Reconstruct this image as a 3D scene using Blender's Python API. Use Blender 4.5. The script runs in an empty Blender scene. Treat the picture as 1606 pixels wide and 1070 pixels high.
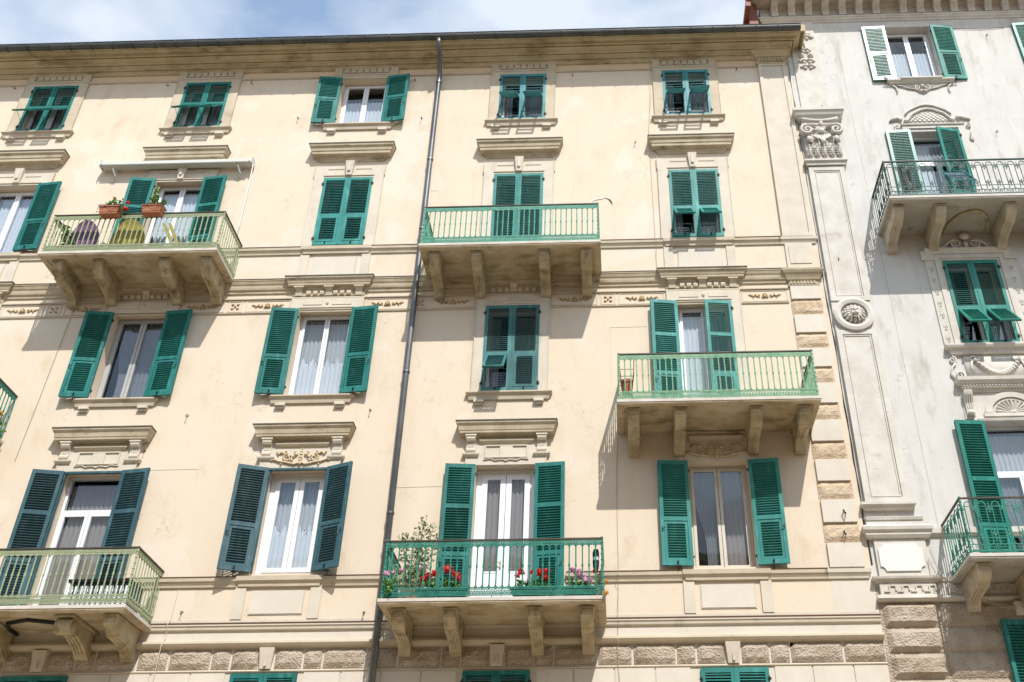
import bpy, bmesh, math, random
from math import sin, cos, pi, radians as rad
from mathutils import Matrix, Vector, Euler

S = bpy.context.scene
COL = S.collection

# ---------------------------------------------------------------- camera, sky, sun
cam_d = bpy.data.cameras.new('camera'); cam = bpy.data.objects.new('camera', cam_d); COL.objects.link(cam)
cam_d.sensor_width = 36.0; cam_d.lens = 36.0 * 1606.976 / 1606.0
cam_d.shift_x = -(919.902 - 803.0) / 1606.0
cam_d.clip_end = 2000
rx, ry, rz = 2.16484809, -0.00409595262, 0.0280796529
Mx = Matrix.Rotation(rz, 3, 'Z') @ Matrix.Rotation(rx, 3, 'X') @ Matrix.Rotation(ry, 3, 'Z')
cam.matrix_world = Matrix.Translation((0, -17, 1.6)) @ Mx.to_4x4()
S.camera = cam

SUN = Vector((0.41, -1.15, 1.56)).normalized()
sun_d = bpy.data.lights.new('sun', 'SUN'); sun = bpy.data.objects.new('sun', sun_d); COL.objects.link(sun)
sun_d.energy = 3.45; sun_d.angle = rad(0.5); sun_d.color = (1.0, 0.965, 0.92)
sun.rotation_euler = SUN.to_track_quat('Z', 'Y').to_euler()
sun.location = (5, -30, 45)

W = bpy.data.worlds.new('World'); S.world = W; W.use_nodes = True
nt = W.node_tree; N = nt.nodes; L = nt.links
bg = N['Background']
sky = N.new('ShaderNodeTexSky'); sky.sky_type = 'NISHITA'; sky.sun_disc = False
sky.sun_elevation = math.asin(SUN.z); sky.sun_rotation = math.atan2(SUN.x, SUN.y)
sky.air_density = 1.0; sky.dust_density = 2.0; sky.ozone_density = 1.0
tc = N.new('ShaderNodeTexCoord'); mp = N.new('ShaderNodeMapping'); mp.inputs['Scale'].default_value = (1.0, 1.6, 2.2)
mp.inputs['Location'].default_value = (0.35, 0.2, 0.3)
nz = N.new('ShaderNodeTexNoise'); nz.inputs['Scale'].default_value = 3.6; nz.inputs['Detail'].default_value = 6; nz.inputs['Roughness'].default_value = 0.5
rp = N.new('ShaderNodeValToRGB'); rp.color_ramp.elements[0].position = 0.40; rp.color_ramp.elements[1].position = 0.60
mx = N.new('ShaderNodeMixRGB'); mx.inputs[2].default_value = (4.5, 4.95, 5.65, 1)
mul = N.new('ShaderNodeMath'); mul.operation = 'MULTIPLY_ADD'; mul.inputs[1].default_value = 0.76; mul.inputs[2].default_value = 0.24
L.new(tc.outputs['Generated'], mp.inputs[0]); L.new(mp.outputs[0], nz.inputs['Vector']); L.new(nz.outputs['Fac'], rp.inputs[0])
L.new(rp.outputs[0], mul.inputs[0]); L.new(mul.outputs[0], mx.inputs[0]); tint = N.new('ShaderNodeMixRGB'); tint.blend_type = 'MULTIPLY'; tint.inputs[0].default_value = 1; tint.inputs[2].default_value = (1.10, 1.38, 1.46, 1); L.new(sky.outputs[0], tint.inputs[1]); L.new(tint.outputs[0], mx.inputs[1]); L.new(mx.outputs[0], bg.inputs[0])
bg.inputs[1].default_value = 0.118

S.view_settings.view_transform = 'Standard'; S.view_settings.look = 'None'
S.view_settings.exposure = 0.63; S.view_settings.gamma = 1.0

# ---------------------------------------------------------------- materials
def mat(name, col, rough=0.8, col2=None, scale=1.5, amt=1.0, bump=0.0, bscale=60, streak=0.0, metal=0.0, spec=0.3, stain=None, sscale=(0.8, 0.8, 0.8), slo=0.5, shi=0.7, coat=0.0, vor=0.0, bdist=0.01, patch=None, cracks=0.0, orand=0.0):
    m = bpy.data.materials.new(name); m.use_nodes = True
    nt = m.node_tree; N = nt.nodes; L = nt.links; b = N['Principled BSDF']
    b.inputs['Roughness'].default_value = rough; b.inputs['Metallic'].default_value = metal
    b.inputs['Specular IOR Level'].default_value = spec
    if coat: b.inputs['Coat Weight'].default_value = coat; b.inputs['Coat Roughness'].default_value = 0.08
    g = N.new('ShaderNodeNewGeometry')
    cur = None
    def rgb(c):
        n = N.new('ShaderNodeRGB'); n.outputs[0].default_value = (*c, 1); return n.outputs[0]
    cur = rgb(col)
    def noise(sc, vec_scale=(1, 1, 1), detail=5, rgh=0.55):
        mpn = N.new('ShaderNodeMapping'); mpn.inputs['Scale'].default_value = vec_scale
        L.new(g.outputs['Position'], mpn.inputs[0])
        n = N.new('ShaderNodeTexNoise'); n.inputs['Scale'].default_value = sc; n.inputs['Detail'].default_value = detail; n.inputs['Roughness'].default_value = rgh
        L.new(mpn.outputs[0], n.inputs['Vector']); return n.outputs['Fac']
    def mix(fac, a, bcol):
        n = N.new('ShaderNodeMixRGB'); L.new(fac, n.inputs[0]); L.new(a, n.inputs[1]); n.inputs[2].default_value = (*bcol, 1); return n.outputs[0]
    def ramp(fac, lo, hi, mult=1.0):
        n = N.new('ShaderNodeMapRange'); n.inputs['From Min'].default_value = lo; n.inputs['From Max'].default_value = hi; n.inputs['To Max'].default_value = mult
        L.new(fac, n.inputs['Value']); return n.outputs[0]
    if col2: cur = mix(ramp(noise(scale), 0.35, 0.68, amt), cur, col2)
    if streak:
        cur = mix(ramp(noise(1.0, (3.8, 3.8, 0.55), 7, 0.7), 0.52, 0.80, streak), cur, tuple(c * 0.62 for c in col))
    if stain: cur = mix(ramp(noise(1.0, sscale, 7, 0.65), slo, shi), cur, stain)
    if patch: cur = mix(ramp(noise(0.55, (1, 1, 1), 3, 0.5), 0.585, 0.60, 0.45), cur, patch)
    if cracks:      # hairline cracks: edges of a warped cell pattern, only here and there
        nn = N.new('ShaderNodeTexNoise'); nn.inputs['Scale'].default_value = 1.7; nn.inputs['Detail'].default_value = 6; L.new(g.outputs['Position'], nn.inputs['Vector'])
        sc_ = N.new('ShaderNodeVectorMath'); sc_.operation = 'MULTIPLY_ADD'; sc_.inputs[1].default_value = (1.3, 1.3, 1.3); L.new(nn.outputs['Color'], sc_.inputs[0]); L.new(g.outputs['Position'], sc_.inputs[2])
        vo = N.new('ShaderNodeTexVoronoi'); vo.feature = 'DISTANCE_TO_EDGE'; vo.inputs['Scale'].default_value = 0.55; L.new(sc_.outputs[0], vo.inputs['Vector'])
        cr = N.new('ShaderNodeMapRange'); cr.inputs['From Min'].default_value = 0.0035; cr.inputs['From Max'].default_value = 0.001; cr.inputs['To Max'].default_value = cracks; L.new(vo.outputs['Distance'], cr.inputs['Value'])
        mk = N.new('ShaderNodeMath'); mk.operation = 'MULTIPLY'; L.new(cr.outputs[0], mk.inputs[0]); L.new(ramp(noise(0.5, (1, 1, 1), 2, 0.5), 0.50, 0.58), mk.inputs[1])
        cur = mix(mk.outputs[0], cur, tuple(c*0.42 for c in col))
    if orand:
        oi = N.new('ShaderNodeObjectInfo'); hv = N.new('ShaderNodeHueSaturation'); mr = N.new('ShaderNodeMapRange'); mr.inputs['To Min'].default_value = 1-orand; mr.inputs['To Max'].default_value = 1+orand*0.8
        L.new(oi.outputs['Random'], mr.inputs['Value']); L.new(mr.outputs[0], hv.inputs['Value']); L.new(cur, hv.inputs['Color']); cur = hv.outputs[0]
    L.new(cur, b.inputs['Base Color'])
    if bump:
        bm_ = N.new('ShaderNodeBump'); bm_.inputs['Strength'].default_value = bump; bm_.inputs['Distance'].default_value = bdist
        if vor:
            v = N.new('ShaderNodeTexVoronoi'); v.inputs['Scale'].default_value = vor; L.new(g.outputs['Position'], v.inputs['Vector'])
            ad = N.new('ShaderNodeMath'); L.new(v.outputs['Distance'], ad.inputs[0]); L.new(noise(bscale, (1, 1, 1), 4, 0.7), ad.inputs[1]); L.new(ad.outputs[0], bm_.inputs['Height'])
        else: L.new(noise(bscale, (1, 1, 1), 4, 0.7), bm_.inputs['Height'])
        L.new(bm_.outputs[0], b.inputs['Normal'])
    return m

def glass(name, refl=0.10, tint=(0.9, 0.93, 0.95)):
    m = bpy.data.materials.new(name); m.use_nodes = True; nt = m.node_tree; N = nt.nodes; L = nt.links
    N.remove(N['Principled BSDF']); out = N['Material Output']
    t = N.new('ShaderNodeBsdfTransparent'); t.inputs[0].default_value = (*tint, 1)
    gl = N.new('ShaderNodeBsdfGlossy'); gl.inputs['Roughness'].default_value = 0.015; gl.inputs[0].default_value = (0.95, 0.97, 1, 1)
    ge = N.new('ShaderNodeNewGeometry'); dt = N.new('ShaderNodeVectorMath'); dt.operation = 'DOT_PRODUCT'
    L.new(ge.outputs['Incoming'], dt.inputs[0]); L.new(ge.outputs['Normal'], dt.inputs[1])
    ab_ = N.new('ShaderNodeMath'); ab_.operation = 'ABSOLUTE'; L.new(dt.outputs['Value'], ab_.inputs[0])
    om = N.new('ShaderNodeMath'); om.operation = 'SUBTRACT'; om.inputs[0].default_value = 1.0; L.new(ab_.outputs[0], om.inputs[1])
    fr = N.new('ShaderNodeMath'); fr.operation = 'POWER'; fr.inputs[1].default_value = 4.0; L.new(om.outputs[0], fr.inputs[0])   # Schlick, the same from both sides
    ad = N.new('ShaderNodeMath'); ad.inputs[1].default_value = refl; ad.use_clamp = True
    tcn = N.new('ShaderNodeNewGeometry'); nn = N.new('ShaderNodeTexNoise'); nn.inputs['Scale'].default_value = 1.6; bp = N.new('ShaderNodeBump'); bp.inputs['Strength'].default_value = 0.05; bp.inputs['Distance'].default_value = 0.05
    L.new(tcn.outputs['Position'], nn.inputs['Vector']); L.new(nn.outputs['Fac'], bp.inputs['Height']); L.new(bp.outputs[0], gl.inputs['Normal'])
    mxs = N.new('ShaderNodeMixShader'); L.new(fr.outputs[0], ad.inputs[0]); L.new(ad.outputs[0], mxs.inputs[0]); L.new(t.outputs[0], mxs.inputs[1]); L.new(gl.outputs[0], mxs.inputs[2]); L.new(mxs.outputs[0], out.inputs[0])
    return m

def cloth(name, col, trans=0.35):
    m = bpy.data.materials.new(name); m.use_nodes = True; nt = m.node_tree; N = nt.nodes; L = nt.links
    N.remove(N['Principled BSDF']); out = N['Material Output']
    d = N.new('ShaderNodeBsdfDiffuse'); d.inputs[0].default_value = (*col, 1); t = N.new('ShaderNodeBsdfTranslucent'); t.inputs[0].default_value = (*col, 1)
    mxs = N.new('ShaderNodeMixShader'); mxs.inputs[0].default_value = trans; L.new(d.outputs[0], mxs.inputs[1]); L.new(t.outputs[0], mxs.inputs[2]); L.new(mxs.outputs[0], out.inputs[0])
    return m

def leafm(name, col, col2):
    m = bpy.data.materials.new(name); m.use_nodes = True; nt = m.node_tree; N = nt.nodes; L = nt.links
    b = N['Principled BSDF']; b.inputs['Roughness'].default_value = 0.5
    g = N.new('ShaderNodeNewGeometry'); r = N.new('ShaderNodeMixRGB'); L.new(g.outputs['Random Per Island'], r.inputs[0]); r.inputs[1].default_value = (*col, 1); r.inputs[2].default_value = (*col2, 1)
    L.new(r.outputs[0], b.inputs['Base Color'])
    t = N.new('ShaderNodeBsdfTranslucent'); L.new(r.outputs[0], t.inputs[0]); mxs = N.new('ShaderNodeMixShader'); mxs.inputs[0].default_value = 0.25
    L.new(b.outputs[0], mxs.inputs[1]); L.new(t.outputs[0], mxs.inputs[2]); L.new(mxs.outputs[0], N['Material Output'].inputs[0])
    return m

M = {}
M['plaster'] = mat('beige_plaster', (0.665, 0.564, 0.445), 0.9, (0.655, 0.54, 0.41), 0.9, 1.0, 0.35, 35, 0.22, stain=(0.52, 0.38, 0.24), sscale=(1.7, 1.7, 1.0), slo=0.55, shi=0.88, patch=(0.70, 0.61, 0.52), cracks=0.5)
M['peach'] = mat('peach_plaster', (0.71, 0.53, 0.36), 0.9, (0.68, 0.52, 0.36), 0.9, 0.7, 0.25, 35, 0.08, stain=(0.55, 0.34, 0.15), sscale=(2.2, 2.2, 1.6), slo=0.62, shi=0.85)
M['trim'] = mat('cream_stucco_trim', (0.56, 0.475, 0.36), 0.88, (0.46, 0.385, 0.28), 2.2, 0.9, 0.35, 45, 0.25, stain=(0.30, 0.23, 0.14), sscale=(1.4, 1.4, 3.0), slo=0.58, shi=0.8)
M['pale_trim'] = mat('pale_stucco_trim', (0.62, 0.55, 0.45), 0.88, (0.54, 0.48, 0.39), 2.6, 0.9, 0.3, 45, 0.22, stain=(0.36, 0.31, 0.22), sscale=(2.4, 2.4, 1.2), slo=0.6, shi=0.85)
M['cornice'] = mat('ochre_stained_cornice', (0.53, 0.44, 0.29), 0.88, (0.40, 0.315, 0.19), 1.8, 0.9, 0.35, 45, 0.3, stain=(0.22, 0.15, 0.07), sscale=(1.2, 1.2, 5.0), slo=0.52, shi=0.72, orand=0.16)
M['grime'] = mat('stained_hood_stone', (0.52, 0.44, 0.32), 0.88, (0.38, 0.305, 0.20), 3.0, 0.9, 0.4, 45, 0.25, stain=(0.14, 0.105, 0.06), sscale=(2.0, 2.0, 9.0), slo=0.56, shi=0.75)
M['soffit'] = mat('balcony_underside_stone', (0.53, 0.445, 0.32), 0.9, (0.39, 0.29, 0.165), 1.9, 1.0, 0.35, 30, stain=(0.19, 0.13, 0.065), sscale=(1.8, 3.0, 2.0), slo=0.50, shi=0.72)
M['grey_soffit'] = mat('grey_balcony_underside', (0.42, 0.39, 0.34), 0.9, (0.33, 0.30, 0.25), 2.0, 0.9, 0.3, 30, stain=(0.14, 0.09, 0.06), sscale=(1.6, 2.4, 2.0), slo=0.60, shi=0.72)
M['grey_bracket'] = mat('grey_bracket_stone', (0.52, 0.45, 0.35), 0.9, (0.38, 0.31, 0.21), 4.0, 1.0, 0.5, 40)
M['fascia'] = mat('pale_slab_edge', (0.62, 0.58, 0.52), 0.8, (0.48, 0.43, 0.36), 3.0, 0.9, 0.3, 40, 0.2)
M['bracket'] = mat('weathered_bracket_stone', (0.50, 0.415, 0.28), 0.9, (0.34, 0.265, 0.155), 4.0, 1.0, 0.6, 40, 0.3, stain=(0.13, 0.095, 0.05), sscale=(4, 4, 3), slo=0.53, shi=0.72)
M['rough'] = mat('rough_tan_render', (0.54, 0.40, 0.26), 0.95, (0.63, 0.51, 0.38), 4.0, 0.9, 0.7, 55, 0.15, vor=38, bdist=0.02)
M['rough_grey'] = mat('rough_brown_stone', (0.40, 0.315, 0.235), 0.95, (0.53, 0.45, 0.37), 2.5, 1.0, 0.8, 45, 0.3, vor=30, bdist=0.025, stain=(0.26, 0.20, 0.14), sscale=(1.3, 1.3, 1.3), slo=0.55, shi=0.75)
M['smooth_block'] = mat('smooth_cream_block', (0.64, 0.575, 0.49), 0.9, (0.57, 0.51, 0.43), 1.6, 0.9, 0.3, 30, 0.2)
M['relief'] = mat('ochre_relief', (0.50, 0.36, 0.20), 0.9, (0.34, 0.22, 0.09), 6.0, 1.0, 0.3, 60)
M['relief_pale'] = mat('pale_relief', (0.62, 0.52, 0.37), 0.9, (0.42, 0.28, 0.12), 7.0, 0.8, 0.3, 60)
M['grey'] = mat('grey_plaster', (0.555, 0.53, 0.495), 0.9, (0.605, 0.58, 0.545), 1.1, 1.0, 0.5, 30, 0.40, stain=(0.36, 0.32, 0.26), sscale=(2.4, 2.4, 0.7), slo=0.53, shi=0.76, patch=(0.52, 0.49, 0.44), cracks=0.6)
M['grey_trim'] = mat('grey_white_stucco_trim', (0.62, 0.58, 0.52), 0.88, (0.50, 0.46, 0.40), 2.8, 0.9, 0.35, 45, 0.2, stain=(0.36, 0.31, 0.25), sscale=(2.2, 2.2, 4.0), slo=0.6, shi=0.85)
M['lead'] = mat('dark_lead_flashing', (0.10, 0.10, 0.085), 0.7, (0.17, 0.155, 0.12), 6, 0.9, 0.2, 60)
M['grey_cornice'] = mat('brown_grey_cornice', (0.50, 0.44, 0.37), 0.9, (0.38, 0.32, 0.25), 2.5, 0.9, 0.35, 45, 0.2)  # browner and darker than the grey trim
M['plaque'] = mat('white_plaque', (0.70, 0.68, 0.65), 0.7, (0.64, 0.62, 0.59), 2.0, 0.8, 0.1, 30, 0.1)
def paint(n, c, c2, r=0.55): return mat(n, c, r, c2, 2.2, 1.0, 0.15, 70, 0.45, spec=0.3, stain=tuple(min(1, v*1.3+0.03) for v in c2), sscale=(7, 7, 2.5), slo=0.52, shi=0.72, orand=0.16)
M['green'] = paint('emerald_shutter_paint', (0.008, 0.135, 0.113), (0.016, 0.17, 0.155))
M['teal'] = paint('teal_shutter_paint', (0.02, 0.19, 0.165), (0.035, 0.24, 0.215))
M['bluegreen'] = paint('faded_blue_green_paint', (0.035, 0.20, 0.215), (0.06, 0.26, 0.28))
M['slate'] = paint('slate_green_paint', (0.028, 0.125, 0.125), (0.05, 0.17, 0.17))
M['dark'] = paint('dark_blue_green_paint', (0.03, 0.082, 0.10), (0.042, 0.105, 0.125))
M['grey_green'] = paint('glossy_green_paint', (0.012, 0.17, 0.13), (0.02, 0.20, 0.16), 0.3)
M['rail_teal'] = mat('teal_rail_paint', (0.02, 0.16, 0.115), 0.5, (0.04, 0.24, 0.18), 9, 1.0, 0.2, 90)
M['rail_green'] = mat('light_green_rail_paint', (0.13, 0.33, 0.19), 0.55, (0.28, 0.42, 0.26), 9, 1.0, 0.2, 90)
M['rail_mid'] = mat('sea_green_rail_paint', (0.07, 0.28, 0.20), 0.55, (0.14, 0.36, 0.27), 9, 1.0, 0.2, 90)
M['rail_pale'] = mat('weathered_pale_green_rail', (0.27, 0.34, 0.19), 0.7, (0.36, 0.36, 0.24), 9, 1.0, 0.2, 90, stain=(0.16, 0.10, 0.06), sscale=(9, 9, 9), slo=0.62, shi=0.75)
M['rail_dark'] = mat('dark_iron_rail', (0.03, 0.05, 0.045), 0.5, (0.015, 0.09, 0.07), 4, 1.0, 0.2, 90)
M['rail_cap'] = mat('brown_handrail', (0.05, 0.045, 0.035), 0.5, (0.10, 0.07, 0.045), 5, 0.8)
M['zinc'] = mat('grey_zinc', (0.16, 0.165, 0.165), 0.42, (0.10, 0.10, 0.105), 2.5, 0.9, 0.1, 20, 0.3, metal=0.55, spec=0.5)
M['gutter'] = mat('dark_copper_gutter', (0.05, 0.052, 0.05), 0.45, (0.09, 0.095, 0.09), 2.5, 0.9, 0.1, 20, 0.2, metal=0.3, spec=0.5)
M['white'] = mat('white_frame_paint', (0.78, 0.78, 0.80), 0.35, (0.72, 0.72, 0.74), 3, 0.7, spec=0.45)
M['offwhite'] = mat('cream_frame_paint', (0.60, 0.55, 0.47), 0.5, (0.50, 0.44, 0.36), 3, 0.7)
M['greyframe'] = mat('grey_frame_paint', (0.42, 0.42, 0.41), 0.5, (0.36, 0.36, 0.36), 3, 0.7)
M['glass'] = glass('window_glass', 0.05)
M['curtain'] = cloth('sheer_white_curtain', (0.80, 0.80, 0.82), 0.2)
M['curtain_grey'] = cloth('grey_curtain', (0.56, 0.55, 0.55), 0.15)
M['curtain_dusk'] = cloth('charcoal_curtain', (0.24, 0.235, 0.24), 0.15)
M['curtain_dark'] = cloth('brown_net_curtain', (0.36, 0.30, 0.27), 0.15)
M['room'] = mat('painted_room_dark', (0.05, 0.045, 0.04), 0.9)  # near-black colour stands in for the darkness of unlit rooms
M['iron'] = mat('black_iron', (0.02, 0.02, 0.02), 0.5)
M['rust'] = mat('rusty_iron', (0.12, 0.06, 0.035), 0.8)
M['terracotta'] = mat('terracotta', (0.36, 0.12, 0.06), 0.8, (0.42, 0.17, 0.09), 8, 0.9, 0.2, 60)
M['awning'] = mat('white_awning_metal', (0.58, 0.58, 0.52), 0.45, (0.54, 0.55, 0.52), 3, 0.8)
M['tile'] = mat('red_roof_tile', (0.30, 0.11, 0.06), 0.85, (0.22, 0.09, 0.06), 4, 0.9, 0.4, 12)
M['brownwood'] = mat('red_brown_eaves_paint', (0.20, 0.075, 0.045), 0.6, (0.14, 0.05, 0.035), 4, 0.9)
M['bounce_street'] = mat('pale_bounce_street', (0.44, 0.37, 0.27), 0.9, (0.37, 0.31, 0.23), 6, 0.8, 0.4, 90)  # unseen street surface, made pale and warm to bounce light upward
M['paving'] = mat('stone_paving', (0.46, 0.39, 0.29), 0.85, (0.40, 0.34, 0.26), 3, 0.8, 0.3, 50)
M['opp'] = mat('ochre_plaster_opposite', (0.66, 0.47, 0.27), 0.9, (0.60, 0.43, 0.25), 1.0, 0.8, 0.2, 30, 0.15)
M['leaf'] = leafm('green_leaves', (0.05, 0.17, 0.02), (0.14, 0.28, 0.05))
M['leaf_pale'] = leafm('variegated_leaves', (0.10, 0.17, 0.05), (0.45, 0.46, 0.26))
M['red'] = leafm('red_petals', (0.55, 0.01, 0.01), (0.75, 0.03, 0.03))
M['pink'] = leafm('pink_petals', (0.70, 0.25, 0.45), (0.80, 0.45, 0.60))
M['orange'] = leafm('orange_petals', (0.70, 0.25, 0.04), (0.75, 0.45, 0.10))
M['stem'] = mat('plant_stem', (0.10, 0.12, 0.04), 0.8)
M['purple'] = mat('purple_cushion', (0.15, 0.075, 0.16), 0.9, (0.22, 0.13, 0.23), 20, 0.9, 0.4, 70)
M['yellow'] = mat('mustard_fabric', (0.33, 0.27, 0.045), 0.9, (0.40, 0.34, 0.10), 20, 0.9, 0.4, 70)
M['darkgreen'] = mat('dark_green_plastic', (0.01, 0.06, 0.045), 0.4)
M['cable'] = mat('grey_cable', (0.36, 0.31, 0.24), 0.7)
M['black'] = mat('black_plastic', (0.02, 0.022, 0.025), 0.35)
M['steel'] = mat('pale_metal', (0.55, 0.60, 0.62), 0.35, metal=0.3)
M['teal_metal'] = mat('teal_metal_frame', (0.10, 0.36, 0.36), 0.4)

# ---------------------------------------------------------------- mesh helpers
class MB:
    def __init__(s): s.v = []; s.f = []
    def quadbox(s, c):           # 8 corners, bottom 4 ccw, top 4 ccw
        n = len(s.v); s.v += c
        s.f += [(n, n+3, n+2, n+1), (n+4, n+5, n+6, n+7), (n, n+1, n+5, n+4), (n+1, n+2, n+6, n+5), (n+2, n+3, n+7, n+6), (n+3, n, n+4, n+7)]
        return s
    def box(s, x0, x1, y0, y1, z0, z1):
        if x0 > x1: x0, x1 = x1, x0
        if y0 > y1: y0, y1 = y1, y0
        if z0 > z1: z0, z1 = z1, z0
        return s.quadbox([(x0, y0, z0), (x1, y0, z0), (x1, y1, z0), (x0, y1, z0), (x0, y0, z1), (x1, y0, z1), (x1, y1, z1), (x0, y1, z1)])
    def poly(s, pts):
        n = len(s.v); s.v += pts; s.f.append(tuple(range(n, n+len(pts)))); return s
    def prism_x(s, prof, x0, x1):   # prof list of (y,z)
        n = len(s.v); k = len(prof)
        s.v += [(x0, y, z) for y, z in prof] + [(x1, y, z) for y, z in prof]
        s.f += [tuple(range(n, n+k)), tuple(range(n+2*k-1, n+k-1, -1))]
        for i in range(k): j = (i+1) % k; s.f.append((n+i, n+k+i, n+k+j, n+j))
        return s
    def prism_y(s, prof, y0, y1):   # prof list of (x,z)
        n = len(s.v); k = len(prof)
        s.v += [(x, y0, z) for x, z in prof] + [(x, y1, z) for x, z in prof]
        s.f += [tuple(range(n, n+k)), tuple(range(n+2*k-1, n+k-1, -1))]
        for i in range(k): j = (i+1) % k; s.f.append((n+i, n+k+i, n+k+j, n+j))
        return s
    def run(s, prof, x0, x1, left=True, right=True, y=0.0):   # moulding (p,z), p = projection; mitred returns
        n = len(s.v); k = len(prof)
        for p, z in prof: s.v.append((x0 - (p if left else 0), y, z))
        for p, z in prof: s.v.append((x0 - (p if left else 0), y-p, z))
        for p, z in prof: s.v.append((x1 + (p if right else 0), y-p, z))
        for p, z in prof: s.v.append((x1 + (p if right else 0), y, z))
        for r in range(3):
            for i in range(k-1): s.f.append((n+r*k+i, n+(r+1)*k+i, n+(r+1)*k+i+1, n+r*k+i+1))
        s.f.append(tuple(n+r*k for r in range(4))); s.f.append(tuple(n+(3-r)*k+k-1 for r in range(4)))
        return s
    def tube(s, pts, r, n=6, closed=False, flat=None):
        pts = [Vector(p) for p in pts]; base = len(s.v); m = len(pts)
        for i, p in enumerate(pts):
            if closed: t = pts[(i+1) % m] - pts[i-1]
            else: t = pts[min(i+1, m-1)] - pts[max(i-1, 0)]
            if t.length < 1e-9: t = Vector((0, 0, 1))
            t.normalize()
            up = Vector((0, 1, 0)) if abs(t.y) < 0.9 else Vector((1, 0, 0))
            a = t.cross(up).normalized(); b = t.cross(a).normalized()
            rr = r[i] if isinstance(r, (list, tuple)) else r
            for q in range(n):
                an = 2*pi*q/n + pi/n; s.v.append(tuple(p + a*cos(an)*rr + b*sin(an)*rr*(flat or 1)))
        for i in range(m if closed else m-1):
            for q in range(n):
                a0 = base+i*n+q; a1 = base+i*n+(q+1) % n; b0 = base+((i+1) % m)*n+q; b1 = base+((i+1) % m)*n+(q+1) % n
                s.f.append((a0, b0, b1, a1))
        if not closed:
            s.f.append(tuple(base+q for q in range(n))); s.f.append(tuple(base+(m-1)*n+n-1-q for q in range(n)))
        return s
    def blob(s, c, r, nu=8, nv=5):
        cx, cy, cz = c; a, b, d = r if isinstance(r, tuple) else (r, r, r); base = len(s.v)
        s.v.append((cx, cy, cz-d))
        for j in range(1, nv):
            ph = -pi/2 + pi*j/nv
            for i in range(nu): th = 2*pi*i/nu; s.v.append((cx+a*cos(ph)*cos(th), cy+b*cos(ph)*sin(th), cz+d*sin(ph)))
        s.v.append((cx, cy, cz+d)); top = len(s.v)-1
        for i in range(nu): s.f.append((base, base+1+(i+1) % nu, base+1+i))
        for j in range(nv-2):
            for i in range(nu):
                a0 = base+1+j*nu+i; a1 = base+1+j*nu+(i+1) % nu; s.f.append((a0, a1, a1+nu, a0+nu))
        for i in range(nu): a0 = base+1+(nv-2)*nu; s.f.append((a0+i, a0+(i+1) % nu, top))
        return s
    def lathe(s, prof, cx, cy, n=14):   # prof (r,z)
        base = len(s.v); k = len(prof)
        for i in range(n):
            a = 2*pi*i/n
            for r, z in prof: s.v.append((cx+r*cos(a), cy+r*sin(a), z))
        for i in range(n):
            for j in range(k-1):
                a0 = base+i*k+j; b0 = base+((i+1) % n)*k+j; s.f.append((a0, b0, b0+1, a0+1))
        return s
    def spiral(s, cx, cz, y, r0, turns, sgn=1, start=0.0, r=0.012, n=22, r1=0.15):
        pts = []
        for i in range(n+1):
            t = i/n; a = start + sgn*turns*2*pi*t; rr = r0*((1-t)*(1-r1)+r1)
            pts.append((cx+rr*cos(a), y, cz+rr*sin(a)))
        return s.tube(pts, [r*(1-0.45*i/n) for i in range(n+1)], 6)
    def rect_frame(s, x0, x1, z0, z1, w, y0, y1):
        s.box(x0, x1, y0, y1, z1-w, z1); s.box(x0, x1, y0, y1, z0, z0+w); s.box(x0, x0+w, y0, y1, z0+w, z1-w); s.box(x1-w, x1, y0, y1, z0+w, z1-w); return s
    def mesh(s, name, m, smooth=False):
        me = bpy.data.meshes.new(name); me.from_pydata(s.v, [], s.f)
        b = bmesh.new(); b.from_mesh(me); bmesh.ops.recalc_face_normals(b, faces=b.faces); b.to_mesh(me); b.free()
        me.materials.append(m)
        if smooth: me.polygons.foreach_set('use_smooth', [True]*len(me.polygons))
        return me
    def obj(s, name, m, parent=None, smooth=False, local=False):   # local: the mesh is already in its parent's own coordinates
        return place(s.mesh(name, m, smooth), name, parent, None if local else (0, 0, 0))

def wloc(o):
    v = Vector((0, 0, 0))
    while o: v += o.location; o = o.parent
    return v
def place(me, name, parent=None, loc=(0, 0, 0), rot=None):
    o = bpy.data.objects.new(name, me); COL.objects.link(o)
    if parent: o.parent = parent
    if loc is not None: o.location = Vector(loc) - (wloc(parent) if parent else Vector((0, 0, 0)))
    if rot: o.rotation_euler = rot
    return o
def tag(o, label, cat, group=None, kind=None):
    o['label'] = label; o['category'] = cat
    if group: o['group'] = group
    if kind: o['kind'] = kind
    return o
def empty(name, loc, label, cat, group=None):
    o = bpy.data.objects.new(name, None); COL.objects.link(o); o.location = loc; o.empty_display_size = 0.2
    return tag(o, label, cat, group)
def center_mesh(o):          # put a one-mesh thing's origin at its own base
    me = o.data; xs = [v.co for v in me.vertices]
    c = Vector(((min(v.x for v in xs)+max(v.x for v in xs))/2, (min(v.y for v in xs)+max(v.y for v in xs))/2, min(v.z for v in xs)))
    me.transform(Matrix.Translation(-c)); o.location = c; return o

# ---------------------------------------------------------------- ground
g = MB(); g.poly([(-400, -400, 0), (400, -400, 0), (400, 400, 0), (-400, 400, 0)]); o = g.obj('street', M['bounce_street']); o['kind'] = 'structure'
g = MB(); g.box(-60, 60, -1.9, 0.4, -0.1, 0.13); o = g.obj('pavement', M['paving']); o['kind'] = 'structure'
g = MB(); g.box(-60, 60, -20.0, -16.2, -0.1, 0.125); o = g.obj('pavement', M['paving']); o['kind'] = 'structure'

# ---------------------------------------------------------------- building roots
BX0, BX1 = -21.0, 4.43
bei = empty('apartment_building', (-8.0, 0, 0), 'beige plastered apartment block with green shutters and four storeys of balconies', 'building')
gry = empty('apartment_building', (9.0, 0, 0), 'pale grey apartment block with tall pilaster, lion medallion and carved window surrounds', 'building')

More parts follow.
